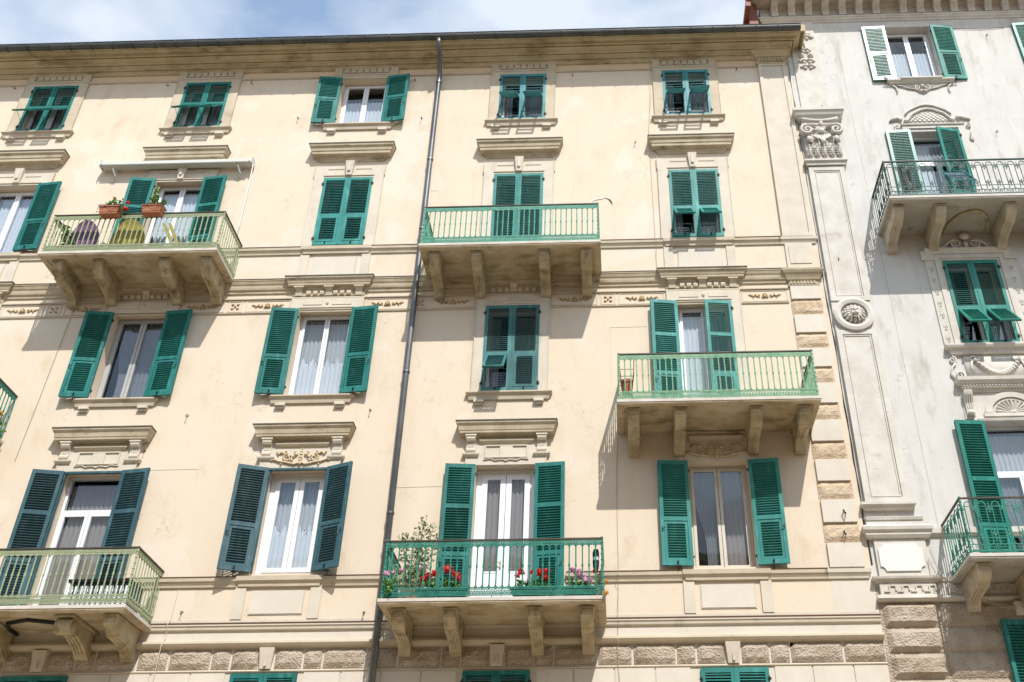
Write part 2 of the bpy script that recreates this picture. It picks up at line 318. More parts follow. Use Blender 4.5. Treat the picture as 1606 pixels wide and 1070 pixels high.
COLS = {1: -13.47, 2: -9.69, 3: -5.84, 4: -1.985, 5: 1.925}
HW = 0.555
ROWS = {'A': (19.35, 20.93), 'B': (15.69, 17.66), 'C': (11.92, 13.99), 'D': (8.29, 10.34), 'E': (4.5, 6.56)}
openings = []
def ztop(r): return ROWS[r][1]
doors = {('B', 2): 14.80, ('B', 4): 14.80, ('C', 5): 11.08, ('C', 1): 11.08, ('D', 4): 7.41, ('D', 2): 7.41}
for r in 'ABCDE':
    for c in COLS:
        z0 = doors.get((r, c), ROWS[r][0]); z1 = ztop(r)
        if (r, c) == ('B', 2): z1 = 17.72
        openings.append((r, c, COLS[c]-HW, COLS[c]+HW, z0, z1))

def wall_with_holes(mb, x0, x1, z0, z1, holes, y=0.0, depth=0.34):
    xs = sorted({x0, x1, *[h[0] for h in holes], *[h[1] for h in holes]}); zs = sorted({z0, z1, *[h[2] for h in holes], *[h[3] for h in holes]})
    xs = [x for x in xs if x0 <= x <= x1]; zs = [z for z in zs if z0 <= z <= z1]
    for i in range(len(xs)-1):
        for j in range(len(zs)-1):
            cx = (xs[i]+xs[i+1])/2; cz = (zs[j]+zs[j+1])/2
            if any(h[0] < cx < h[1] and h[2] < cz < h[3] for h in holes): continue
            mb.poly([(xs[i], y, zs[j]), (xs[i+1], y, zs[j]), (xs[i+1], y, zs[j+1]), (xs[i], y, zs[j+1])])
    for a, b, c, d in holes:
        c2 = max(c, z0); d2 = min(d, z1)
        if c2 >= d2: continue
        mb.poly([(a, y, c2), (a, y+depth, c2), (a, y+depth, d2), (a, y, d2)]); mb.poly([(b, y, c2), (b, y, d2), (b, y+depth, d2), (b, y+depth, c2)])
        if d <= z1: mb.poly([(a, y, d), (b, y, d), (b, y+depth, d), (a, y+depth, d)])
        if c >= z0: mb.poly([(a, y, c), (a, y+depth, c), (b, y+depth, c), (b, y, c)])
holes = [(o_[2], o_[3], o_[4], o_[5]) for o_ in openings]
w = MB(); wall_with_holes(w, BX0, BX1, 7.2, 22.2, holes); w.poly([(BX0, 0, 0), (BX0, 12, 0), (BX0, 12, 22.2), (BX0, 0, 22.2)]); w.obj('wall', M['plaster'], bei)
w = MB(); wall_with_holes(w, BX0, BX1, 0, 7.2, holes); w.obj('base_wall', M['smooth_block'], bei)
w = MB(); w.box(BX0+0.05, 4.3, 1.15, 1.25, 0.2, 22.0); w.obj('dark_room_backing', M['room'], bei)  # dark sheet close behind the windows, painted as room darkness
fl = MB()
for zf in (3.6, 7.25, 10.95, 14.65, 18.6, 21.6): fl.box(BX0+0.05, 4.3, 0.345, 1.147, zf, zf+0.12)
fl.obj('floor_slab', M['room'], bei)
# roof
w = MB(); w.prism_x([(-0.62, 21.72), (6.0, 24.4), (12.2, 21.9), (12.2, 21.6), (-0.2, 21.62)], BX0-0.3, 3.8); w.obj('roof', M['tile'], bei)

# main cornice
cp = [(0, 20.985), (0.035, 20.99), (0.05, 21.02), (0.03, 21.05), (0.0, 21.055)]
MB().run(cp, BX0, 3.64, True, False).obj('string_course', M['trim'], bei)
MB().box(BX0, 3.66, -0.006, 0, 21.06, 21.25).obj('fascia', M['peach'], bei)
cp = [(0.0, 21.235), (0.045, 21.24), (0.06, 21.30), (0.09, 21.315), (0.09, 21.36), (0.108, 21.36), (0.108, 21.33), (0.125, 21.335), (0.135, 21.38), (0.20, 21.40), (0.20, 21.45), (0.222, 21.45), (0.222, 21.405), (0.25, 21.415), (0.27, 21.46), (0.36, 21.49), (0.36, 21.56), (0.385, 21.56), (0.385, 21.50), (0.42, 21.51), (0.45, 21.57), (0.54, 21.59), (0.54, 21.66), (0.56, 21.66), (0.56, 21.60), (0.60, 21.62), (0.60, 21.53), (0.632, 21.53), (0.635, 21.745), (0.0, 21.75)]
MB().run(cp, BX0, 4.20, True, True).obj('cornice', M['cornice'], bei)
gt = MB()
prof = [(-0.71+0.085*cos(a), 21.585+0.10*sin(a)) for a in [pi+pi*i/9 for i in range(10)]]
prof2 = [(-0.71+0.073*cos(a), 21.585+0.088*sin(a)) for a in [2*pi-pi*i/9 for i in range(10)]]
gt.prism_x(prof + [(-0.625, 21.60), (-0.795+0.17, 21.60)] + prof2 + [(-0.80, 21.60)], BX0-0.4, 4.70)
gt.tube([(BX0-0.4, -0.795, 21.60), (4.70, -0.795, 21.60)], 0.014, 6)
for i in range(50):
    x = BX0 + 0.2 + i*0.52
    if x < 4.66: gt.tube([(x, -0.71+0.094*cos(a), 21.585+0.11*sin(a)) for a in [pi+pi*k/8 for k in range(9)]], 0.012, 5)
gt.obj('gutter', M['gutter'], bei)

# downpipe
dp = MB(); PX = -4.01
dp.tube([(PX+0.02, -0.70, 21.50), (PX+0.02, -0.68, 21.40), (PX+0.02, -0.50, 21.22), (PX, -0.30, 21.06), (PX, -0.16, 20.95), (PX, -0.13, 20.8), (PX, -0.13, 14.0), (PX, -0.13, 0.2)], 0.058, 12)
dpo = dp.obj('downpipe', M['zinc'], bei, True)
for z in (20.6, 18.05, 16.0, 12.35, 9.35, 8.8, 5.6):
    cl = MB(); cl.lathe([(0.062, z-0.02), (0.072, z-0.02), (0.072, z+0.02), (0.062, z+0.02)], PX, -0.13, 12); cl.box(PX-0.01, PX+0.01, -0.075, 0, z-0.012, z+0.012)
    cl.obj('pipe_clamp', M['zinc'], dpo)

# ---------------------------------------------------------------- string courses, frieze, plinth of the beige block
E0, E1 = BX0, 3.66
def band(name, prof, m, x0=E0, x1=E1, left=True, right=False, cuts=()):
    b = MB(); xs = [x0] + [v for c in sorted(COLS[k] for k in cuts) for v in (c-1.135, c+1.135)] + [x1]
    for i in range(0, len(xs), 2): b.run(prof, xs[i], xs[i+1], left and i == 0, right)
    return b.obj(name, m, bei)
sill_prof = lambda z: [(0, z), (0.03, z+0.005), (0.035, z+0.04), (0.065, z+0.09), (0.075, z+0.10), (0.08, z+0.165), (0, z+0.18)]
band('string_course', sill_prof(15.45), M['trim'], cuts=(2, 4))
band('string_course', sill_prof(8.045), M['trim'], cuts=(2, 4))
band('string_course', [(0, 14.42), (0.03, 14.425), (0.035, 14.47), (0.065, 14.50), (0.075, 14.54), (0.08, 14.59), (0.10, 14.62), (0.12, 14.68), (0.13, 14.69), (0.13, 14.715), (0, 14.75)], M['grime'])
band('flashing', [(0, 14.717), (0.138, 14.717), (0.14, 14.733), (0, 14.762)], M['lead'])
band('flashing', [(0, 15.617), (0.087, 15.617), (0.088, 15.631), (0, 15.64)], M['rust'], cuts=(2, 4))
band('flashing', [(0, 8.212), (0.087, 8.212), (0.088, 8.226), (0, 8.234)], M['rust'], cuts=(2, 4))
band('flashing', [(0, 7.377), (0.09, 7.377), (0.092, 7.40), (0, 7.405)], M['rust'], x1=4.43)
band('string_course', [(0, 14.27), (0.035, 14.275), (0.035, 14.305), (0.02, 14.32), (0, 14.325)], M['trim'])
band('string_course', [(0, 13.92), (0.025, 13.925), (0.03, 13.95), (0, 13.955)], M['trim'])
band('string_course', [(0, 7.25), (0.025, 7.252), (0.03, 7.275), (0.06, 7.29), (0.07, 7.345), (0.085, 7.35), (0.085, 7.375), (0, 7.38)], M['pale_trim'], x1=4.43)
band('string_course', [(0, 6.975), (0.04, 6.98), (0.09, 7.0), (0.115, 7.04), (0.105, 7.08), (0.05, 7.10), (0.03, 7.11), (0, 7.11)], M['trim'], x1=4.43)
MB().box(E0, 4.43, -0.022, 0, 7.11, 7.25).obj('band', M['smooth_block'], bei)
MB().box(E0, 4.43, -0.018, 0, 7.38, 7.47).obj('band', M['pale_trim'], bei)
MB().run([(0, 6.575), (0.02, 6.578), (0.03, 6.595), (0.02, 6.61), (0, 6.612)], E0, 4.43, True, False).obj('ledge', M['trim'], bei)

def between(r):   # free spans between window surrounds
    xs = sorted(COLS.values()); out = [(xs[0]-3.1, xs[0]-0.76)]
    for a, b in zip(xs, xs[1:]): out.append((a+0.76, b-0.76))
    out.append((xs[-1]+0.76, 3.68)); return out

# rusticated row and ashlar below
rr = MB(); rnd = random.Random(3)
def rough_block(mb, x0, x1, z0, z1, p=0.045, nx=None, nz=4, seed=0):
    nx = nx or max(3, int((x1-x0)/0.07)); nz = max(3, int((z1-z0)/0.07)); n = len(mb.v); R = random.Random(seed)
    for j in range(nz+1):
        for i in range(nx+1):
            edge = i in (0, nx) or j in (0, nz)
            mb.v.append((x0+(x1-x0)*i/nx, -(0.008 if edge else p+R.uniform(-0.012, 0.012)), z0+(z1-z0)*j/nz))
    for j in range(nz):
        for i in range(nx): a = n+j*(nx+1)+i; mb.f.append((a, a+1, a+nx+2, a+nx+1))
    m = len(mb.v); mb.v += [(x0, 0, z0), (x1, 0, z0), (x1, 0, z1), (x0, 0, z1)]
    c = [n, n+nx, n+nz*(nx+1)+nx, n+nz*(nx+1)]
    for a in range(4): mb.f.append((m+a, m+(a+1) % 4, c[(a+1) % 4], c[a]))
segs = []
for c, X in COLS.items():
    for s_ in (1, -1):
        for a, b in ((0.14, 0.59), (0.625, 0.925), (0.955, 1.64)):
            x0, x1 = sorted((X+s_*a, X+s_*b)); segs.append((x0, x1))
xs = sorted(COLS.values())
for a, b in zip(xs, xs[1:]): segs.append((a+1.68, b-1.68))
segs = [s_ for s_ in segs if s_[1] < 3.7] + [(COLS[5]+0.955, COLS[5]+1.80), (3.76, 4.42)]
for k, (a, b) in enumerate(segs):
    rr = MB(); rough_block(rr, a, b, 6.635, 6.955, seed=k); rr.obj('rusticated_block', M['rough_grey'], bei)
ks = MB()
for c, X in COLS.items():
    k = MB(); k.quadbox([(X-0.09, -0.05, 6.625), (X+0.09, -0.05, 6.625), (X+0.09, 0, 6.625), (X-0.09, 0, 6.625), (X-0.125, -0.10, 6.968), (X+0.125, -0.10, 6.968), (X+0.125, 0, 6.968), (X-0.125, 0, 6.968)])
    k.quadbox([(X-0.02, -0.10, 6.66), (X+0.02, -0.10, 6.66), (X+0.02, -0.04, 6.66), (X-0.02, -0.04, 6.66), (X-0.004, -0.10, 6.80), (X+0.004, -0.10, 6.80), (X+0.004, -0.05, 6.80), (X-0.004, -0.05, 6.80)])
    k.obj('keystone', M['pale_trim'], bei)
ab = MB(); rnd = random.Random(5)
z = 6.57; row = 0
while z > 0.6:
    h = 0.62; 
    for X in sorted(COLS.values()):
        for (a, b) in (((0.66, 1.26), (1.285, 1.93), (1.955, 2.60), (2.625, 3.19)) if row % 2 == 0 else ((0.66, 0.95), (0.975, 1.60), (1.625, 2.25), (2.275, 2.9), (2.925, 3.19))):
            x0 = X+a; x1 = min(X+b, 4.42)
            if x1-x0 > 0.1: ab.quadbox([(x0, 0, z-h), (x1, 0, z-h), (x1, 0.01, z-h), (x0, 0.01, z-h), (x0, 0, z), (x1, 0, z), (x1, 0.01, z), (x0, 0.01, z)]) if False else ab.box(x0, x1, -0.016, 0, z-h+0.022, z)
    z -= h; row += 1
ab.obj('ashlar', M['smooth_block'], bei)

# pilaster at the right end of the beige block
pl = MB(); pl.box(3.705, 4.365, -0.05, 0, 15.63, 21.06); pl.rect_frame(3.705, 4.365, 15.63, 21.06, 0.085, -0.075, -0.05)
plo = pl.obj('pilaster', M['pale_trim'], bei)
c_ = MB(); c_.run([(0.05, 21.03), (0.09, 21.035), (0.10, 21.06), (0.07, 21.08), (0.07, 21.26), (0.10, 21.265), (0.13, 21.31), (0.21, 21.35), (0.22, 21.40), (0.0, 21.42)], 3.75, 4.31)
for i in range(8): c_.box(3.735+i*0.076, 3.735+i*0.076+0.035, -0.10, -0.07, 21.10, 21.24)
c_.obj('pilaster_capital', M['cornice'], plo)
MB().box(3.705, 4.43, -0.003, 0.0, 7.47, 8.05).obj('pedestal', M['smooth_block'], bei)
b_ = MB(); b_.run(sill_prof(15.45), 3.68, 4.36); b_.obj('pilaster_base', M['pale_trim'], plo)
b_ = MB(); b_.run(sill_prof(8.045), 3.68, 4.33); b_.obj('pilaster_base', M['pale_trim'], plo)
b_ = MB(); b_.box(3.73, 4.30, -0.04, 0, 14.72, 15.45); b_.box(3.80, 4.24, -0.055, -0.04, 14.91, 15.39); b_.obj('pedestal', M['pale_trim'], bei)
b_ = MB(); b_.run([(0.03, 14.32), (0.055, 14.325), (0.06, 14.345), (0.04, 14.36), (0.04, 14.45), (0.07, 14.47), (0.09, 14.53), (0.11, 14.57), (0.14, 14.61), (0.165, 14.66), (0.17, 14.70), (0, 14.74)], 3.74, 4.27)
for i in range(8): b_.box(3.73+i*0.068, 3.73+i*0.068+0.04, -0.065, -0.04, 14.37, 14.44)
b_.obj('pilaster_cornice', M['grime'], bei)
qz = [14.345, 13.985, 13.61, 13.155, 12.80, 12.345, 11.99, 11.525, 11.175, 10.705, 10.345, 9.885, 9.535, 9.075, 8.71, 8.24]
for i in range(len(qz)-1):
    q = MB(); z1, z0 = qz[i]-0.0, qz[i+1]
    if i % 2 == 0: q.box(3.715, 4.315, -0.05, 0, z0+0.012, z1-0.012); q.obj('quoin', M['smooth_block'], bei)
    else: rough_block(q, 3.695, 4.33, z0+0.012, z1-0.012, 0.04, seed=40+i); q.obj('quoin', M['rough'], bei)

# ---------------------------------------------------------------- ornament helpers
def scroll_relief(mb, cx, cz, y, sc=1.0):     # leafy scrollwork, about 1.1 m wide
    for s_ in (1, -1):
        mb.spiral(cx+s_*0.26*sc, cz-0.02*sc, y-0.012, 0.085*sc, 1.4, -s_, pi/2 if s_ > 0 else pi/2, 0.02*sc)
        mb.tube([(cx+s_*sc*a, y-0.015, cz+sc*b) for a, b in ((0.02, -0.12), (0.10, -0.16), (0.20, -0.14), (0.30, -0.11), (0.40, -0.10), (0.50, -0.055), (0.56, -0.075), (0.60, -0.05))], [0.022*sc]*6+[0.015*sc, 0.008*sc], 5)
        for a, b, r_ in ((0.10, 0.05, .045), (0.14, 0.0, .03), (0.33, 0.07, .035), (0.39, 0.09, .035), (0.44, 0.06, .028), (0.47, 0.10, .02), (0.30, 0.11, .02), (0.17, -0.07, .03), (0.36, -0.16, .02), (0.52, -0.02, .02), (0.20, 0.02, .02), (0.12, 0.10, .025)):
            mb.blob((cx+s_*a*sc, y-0.012, cz+b*sc), (r_*sc, 0.03*sc, r_*0.8*sc), 7, 4)
    for b, r_ in ((-0.14, .05), (-0.08, .04), (-0.02, .045), (0.05, .035), (0.11, .03), (0.16, .018)): mb.blob((cx, y-0.015, cz+b*sc), (r_*sc*0.8, 0.04*sc, r_*sc), 7, 5)
def frieze_spray(mb, cx, cz, y):              # thin arabesque, 0.62 m wide
    mb.blob((cx, y-0.01, cz-0.01), (0.045, 0.03, 0.045), 8, 5); mb.blob((cx, y-0.01, cz+0.05), (0.018, 0.02, 0.025), 6, 4)
    for s_ in (1, -1):
        for i in range(3): mb.blob((cx+s_*(0.03+0.012*i), y-0.012, cz+0.03-0.035*i), (0.022, 0.018, 0.012), 6, 4)
        mb.spiral(cx+s_*0.13, cz-0.005, y-0.008, 0.035, 1.2, s_, pi/2, 0.011)
        mb.tube([(cx+s_*a, y-0.01, cz+b) for a, b in ((0.15, -0.03), (0.19, 0.02), (0.23, -0.015), (0.27, 0.02), (0.31, 0.03), (0.34, 0.015))], [0.012, 0.014, 0.012, 0.010, 0.010, 0.004], 5)
        for a, b in ((0.19, 0.035), (0.235, -0.035), (0.28, 0.0)): mb.blob((cx+s_*a, y-0.01, cz+b), (0.018, 0.015, 0.012), 6, 4)

for (x0, x1) in between('C'):
    fr = MB(); fo = MB()
    wdt = x1-x0
    if wdt > 1.5:
        sq = 0.30; m_ = (x0+x1)/2; cells = [(x0+0.03, m_-sq/2-0.07), (m_-sq/2, m_+sq/2), (m_+sq/2+0.07, x1-0.03)]
    else: cells = [(x0+0.03, x1-0.03)]
    for k, (a, b) in enumerate(cells):
        fr.rect_frame(a, b, 13.975, 14.255, 0.018, -0.012, 0)
        if b-a > 0.5: frieze_spray(fo, (a+b)/2, 14.115, -0.004)
        else:
            for dx in (-1, 1):
                for dz in (-1, 1): fo.blob(((a+b)/2+dx*0.055, -0.012, 14.115+dz*0.05), (0.035, 0.015, 0.022), 6, 4)
            fo.blob(((a+b)/2, -0.014, 14.115), (0.022, 0.02, 0.022), 6, 4)
    fz = fr.obj('frieze', M['pale_trim'], bei); fo.obj('frieze_ornament', M['relief'], fz, True)

# ---------------------------------------------------------------- window surrounds of the beige block
def sill(X, zt, hw=0.84):
    s_ = MB(); s_.run([(0, zt-0.165), (0.04, zt-0.16), (0.05, zt-0.12), (0.06, zt-0.07), (0.09, zt-0.05), (0.105, zt-0.03), (0.105, zt), (0, zt+0.012)], X-hw+0.105, X+hw-0.105)
    so = s_.obj('sill', M['trim'], bei)
    for s2 in (-1, 1):
        b = MB(); x = X+s2*(hw-0.26)
        b.box(x-0.095, x+0.095, -0.085, 0, zt-0.225, zt-0.161); b.box(x-0.08, x+0.08, -0.05, 0, zt-0.27, zt-0.227)
        b.obj('sill_bracket', M['pale_trim'], so)

def casing(X, z0, z1, w=0.2, p=0.035, head=0.0, m='pale_trim'):
    c = MB(); a = X-HW; b = X+HW
    c.box(a-w, a, -p, 0, z0, z1+head); c.box(b, b+w, -p, 0, z0, z1+head)
    if head: c.box(a, b, -p+0.002, 0, z1, z1+head)
    c.box(a-w-0.012, a-w, -p-0.012, 0, z0, z1+head); c.box(b+w, b+w+0.012, -p-0.012, 0, z0, z1+head)
    return c.obj('window_surround', M[m], bei)

for c, X in COLS.items():
    # row A
    so = casing(X, 19.36, 20.93, 0.215, 0.04, 0.15, 'trim')
    k = MB(); k.box(X-0.785, X+0.785, -0.055, -0.041, 21.03, 21.085)
    k.box(X-0.785, X-0.60, -0.06, 0, 21.085, 21.33); k.box(X+0.60, X+0.785, -0.06, 0, 21.085, 21.33); k.box(X-0.6, X+0.6, -0.022, 0, 21.085, 21.33)
    k.run([(0.0, 21.33), (0.09, 21.335), (0.10, 21.37), (0.15, 21.41), (0.17, 21.45), (0, 21.47)], X-0.75, X+0.75)
    for i in range(7):
        x = X-0.47+i*0.157; sl = 0.025
        k.quadbox([(x-0.062+sl*(i-3)*.3, -0.05, 21.12), (x+0.062+sl*(i-3)*.3, -0.05, 21.12), (x+0.062+sl*(i-3)*.3, -0.02, 21.12), (x-0.062+sl*(i-3)*.3, -0.02, 21.12), (x-0.062, -0.05, 21.27), (x+0.062, -0.05, 21.27), (x+0.062, -0.02, 21.27), (x-0.062, -0.02, 21.27)])
    k.obj('lintel', M['trim'], so)
    sill(X, 19.345, 0.86)
    # row B
    zb = 14.84 if c in (2, 4) else 15.63
    so = casing(X, zb, 17.66, 0.225, 0.035, 0.36)
    k = MB(); k.box(X-0.81, X-0.79, -0.05, 0, 17.70, 18.02); k.box(X+0.79, X+0.81, -0.05, 0, 17.70, 18.02)
    k.box(X-0.50, X-0.14, -0.043, -0.034, 17.905, 17.93); k.box(X+0.14, X+0.50, -0.043, -0.034, 17.905, 17.93)
    k.box(X-HW-0.02, X+HW+0.02, -0.052, -0.034, 17.705, 17.73); k.obj('moulding', M['trim'], so)
    k = MB(); k.quadbox([(X-0.065, -0.09, 17.70), (X+0.065, -0.09, 17.70), (X+0.065, -0.03, 17.70), (X-0.065, -0.03, 17.70), (X-0.10, -0.13, 18.10), (X+0.10, -0.13, 18.10), (X+0.10, -0.03, 18.10), (X-0.10, -0.03, 18.10)])
    k.box(X-0.03, X+0.03, -0.13, -0.09, 17.80, 18.06); k.obj('keystone', M['pale_trim'], so)
    h = MB(); h.run([(0, 18.15), (0.03, 18.16), (0.04, 18.20), (0.07, 18.22), (0.08, 18.26), (0.17, 18.28), (0.175, 18.35), (0.19, 18.36), (0.205, 18.44), (0.24, 18.475), (0.25, 18.525), (0, 18.57)], X-0.725, X+0.725)
    ho = h.obj('window_hood', M['grime'], bei); MB().run([(0, 18.527), (0.26, 18.527), (0.263, 18.55), (0, 18.585)], X-0.725, X+0.725).obj('flashing', M['lead'], ho)
    # row C
    zc = 11.12 if c in (5, 1) else 11.93
    so = casing(X, zc, 13.99, 0.19, 0.035, 0.28)
    k = MB(); k.box(X-0.50, X-0.10, -0.045, -0.032, 14.10, 14.23); k.box(X+0.10, X+0.50, -0.045, -0.032, 14.10, 14.23); k.box(X-HW-0.01, X+HW+0.01, -0.05, -0.032, 14.025, 14.05)
    k.blob((X, -0.04, 14.15), (0.035, 0.03, 0.045), 6, 4); k.obj('moulding', M['pale_trim'], so)
    h = MB(); h.run([(0.0, 14.33), (0.03, 14.335), (0.03, 14.48), (0.06, 14.50), (0.07, 14.53), (0.135, 14.545), (0.14, 14.59), (0.15, 14.60), (0.17, 14.66), (0.20, 14.69), (0.205, 14.725), (0, 14.77)], X-0.72, X+0.72)
    ho = h.obj('window_hood', M['grime'], bei); MB().run([(0, 14.727), (0.215, 14.727), (0.218, 14.747), (0, 14.785)], X-0.72, X+0.72).obj('flashing', M['lead'], ho)
    for s_ in (-1, 0, 1):
        h = MB(); x = X+s_*0.63; b_ = 0.09
        h.prism_x([(0, 14.33), (-0.05, 14.335), (-0.06, 14.40), (-0.08, 14.45), (-0.115, 14.48), (-0.12, 14.50), (0, 14.50)], x-b_*0.8, x+b_*0.8); h.box(x-b_*1.15, x+b_*1.15, -0.132, 0, 14.50, 14.532); h.obj('hood_bracket', M['trim'], ho)
    h = MB()
    for i in (0, 1, 2, 4, 5, 6):
        x = X-0.42+i*0.14; h.prism_x([(-0.03, 14.345), (-0.065, 14.355), (-0.075, 14.39), (-0.07, 14.44), (-0.03, 14.455)], x-0.045, x+0.045)
    h.obj('dentils', M['trim'], ho)
    if c not in (1, 5): sill(X, 11.905, 0.84)
    # row D
    if True:
        so = casing(X, 7.47 if c in (4, 2) else 8.22, 10.34, 0.19, 0.032, 0.62)
        big = c != 5
        h = MB(); h.run([(0, 10.87), (0.03, 10.875), (0.04, 10.91), (0.07, 10.92), (0.08, 10.94), (0.17, 10.95), (0.175, 10.99), (0.185, 11.0), (0.20, 11.08), (0.235, 11.13), (0.24, 11.165), (0, 11.20)] if big else [(0, 10.84), (0.05, 10.845), (0.06, 10.89), (0.10, 10.905), (0.10, 10.94), (0, 10.96)], X-0.71, X+0.71)
        ho = h.obj('window_hood', M['grime'], bei)
        if big: MB().run([(0, 11.167), (0.25, 11.167), (0.253, 11.187), (0, 11.22)], X-0.71, X+0.71).obj('flashing', M['lead'], ho)
        for s_ in ((-1, 1) if big else ()):
            h = MB(); x = X+s_*0.665
            h.prism_x([(-0.03, 10.58), (-0.06, 10.59), (-0.08, 10.62), (-0.08, 10.66), (-0.062, 10.69), (-0.065, 10.80), (-0.12, 10.815), (-0.14, 10.85), (-0.14, 10.90), (-0.03, 10.90)], x-0.085, x+0.085)
            h.box(x-0.105, x+0.105, -0.155, -0.03, 10.90, 10.938); h.run([(0.03, 10.50), (0.06, 10.505), (0.085, 10.54), (0.09, 10.57), (0.03, 10.58)], x-0.07, x+0.07)
            for q in (-0.04, 0, 0.04): h.box(x+q-0.012, x+q+0.012, -0.074, -0.05, 10.70, 10.80)
            h.obj('hood_bracket', M['pale_trim'], ho)
        h = MB(); h.run([(0.032, 10.78), (0.06, 10.785), (0.085, 10.82), (0.09, 10.845), (0.03, 10.85)], X-0.42, X+0.42); h.obj('moulding', M['trim'], so)
        if c in (3, 5):
            r_ = MB(); scroll_relief(r_, X, 10.57, -0.035, 0.98); r_.obj('floral_relief', M['relief_pale'], so, True)
        else:
            r_ = MB(); r_.rect_frame(X-0.40, X+0.40, 10.48, 10.74, 0.02, -0.055, -0.03)
            r_.box(X-0.12, X+0.12, -0.052, -0.03, 10.50, 10.72)
            for s_ in (-1, 1): r_.tube([(X+s_*a, -0.045, 10.44+b) for a, b in ((0.0, -0.03), (0.06, 0.0), (0.13, -0.005), (0.20, -0.02), (0.28, 0.02), (0.36, 0.01), (0.42, 0.005))], 0.012, 5)
            r_.obj('lintel_panel', M['pale_trim'], so)
    # panels under rows B and D
    for (z0, z1, cond) in ((14.77, 15.44, c not in (2, 4)), (7.475, 8.04, c not in (4, 2))):
        if not cond: continue
        p_ = MB()
        for s_ in (-1, 1): p_.box(X+s_*0.565, X+s_*0.755, -0.03, 0, z0, z1)
        p_.rect_frame(X-0.47, X+0.47, z0+0.08, z1-0.055, 0.012, -0.012, 0); po = p_.obj('apron_pilaster', M['pale_trim'], bei)
        MB().box(X-0.455, X+0.455, -0.02, 0, z0+0.095, z1-0.07).obj('apron_panel', M['smooth_block'], po)
        s_ = MB(); zt = 15.64 if z0 > 10 else 8.235
        s_.run([(0, zt-0.19), (0.05, zt-0.185), (0.055, zt-0.14), (0.085, zt-0.10), (0.095, zt-0.09), (0.10, zt-0.01), (0, zt+0.003)], X-0.66, X+0.66); s_.obj('sill', M['trim'], bei)

# ---------------------------------------------------------------- windows
def curtain_mesh(x0, x1, z0, z1, y, seed=0, scallop=0.0, amp=0.02, gather=None):
    R = random.Random(seed); nx = max(12, int((x1-x0)/0.018)); nz = 8; mb = MB(); ph = [R.uniform(0, 6.3) for _ in range(3)]
    for j in range(nz+1):
        for i in range(nx+1):
            u = i/nx; x = x0+(x1-x0)*u; t = j/nz
            zz = z1-(z1-z0)*t
            if scallop and j == nz: zz += scallop*abs(sin(u*pi*5))
            if gather: x = x+(gather-x)*0.55*sin(min(1, t*1.3)*pi/2)**3
            yy = y+amp*(sin(u*(x1-x0)*70+ph[0]+0.6*sin(t*3))*0.7+0.3*sin(u*(x1-x0)*131+ph[1]))
            mb.v.append((x, yy, zz))
    for j in range(nz):
        for i in range(nx): a = j*(nx+1)+i; mb.f.append((a, a+1, a+nx+2, a+nx+1))
    return mb

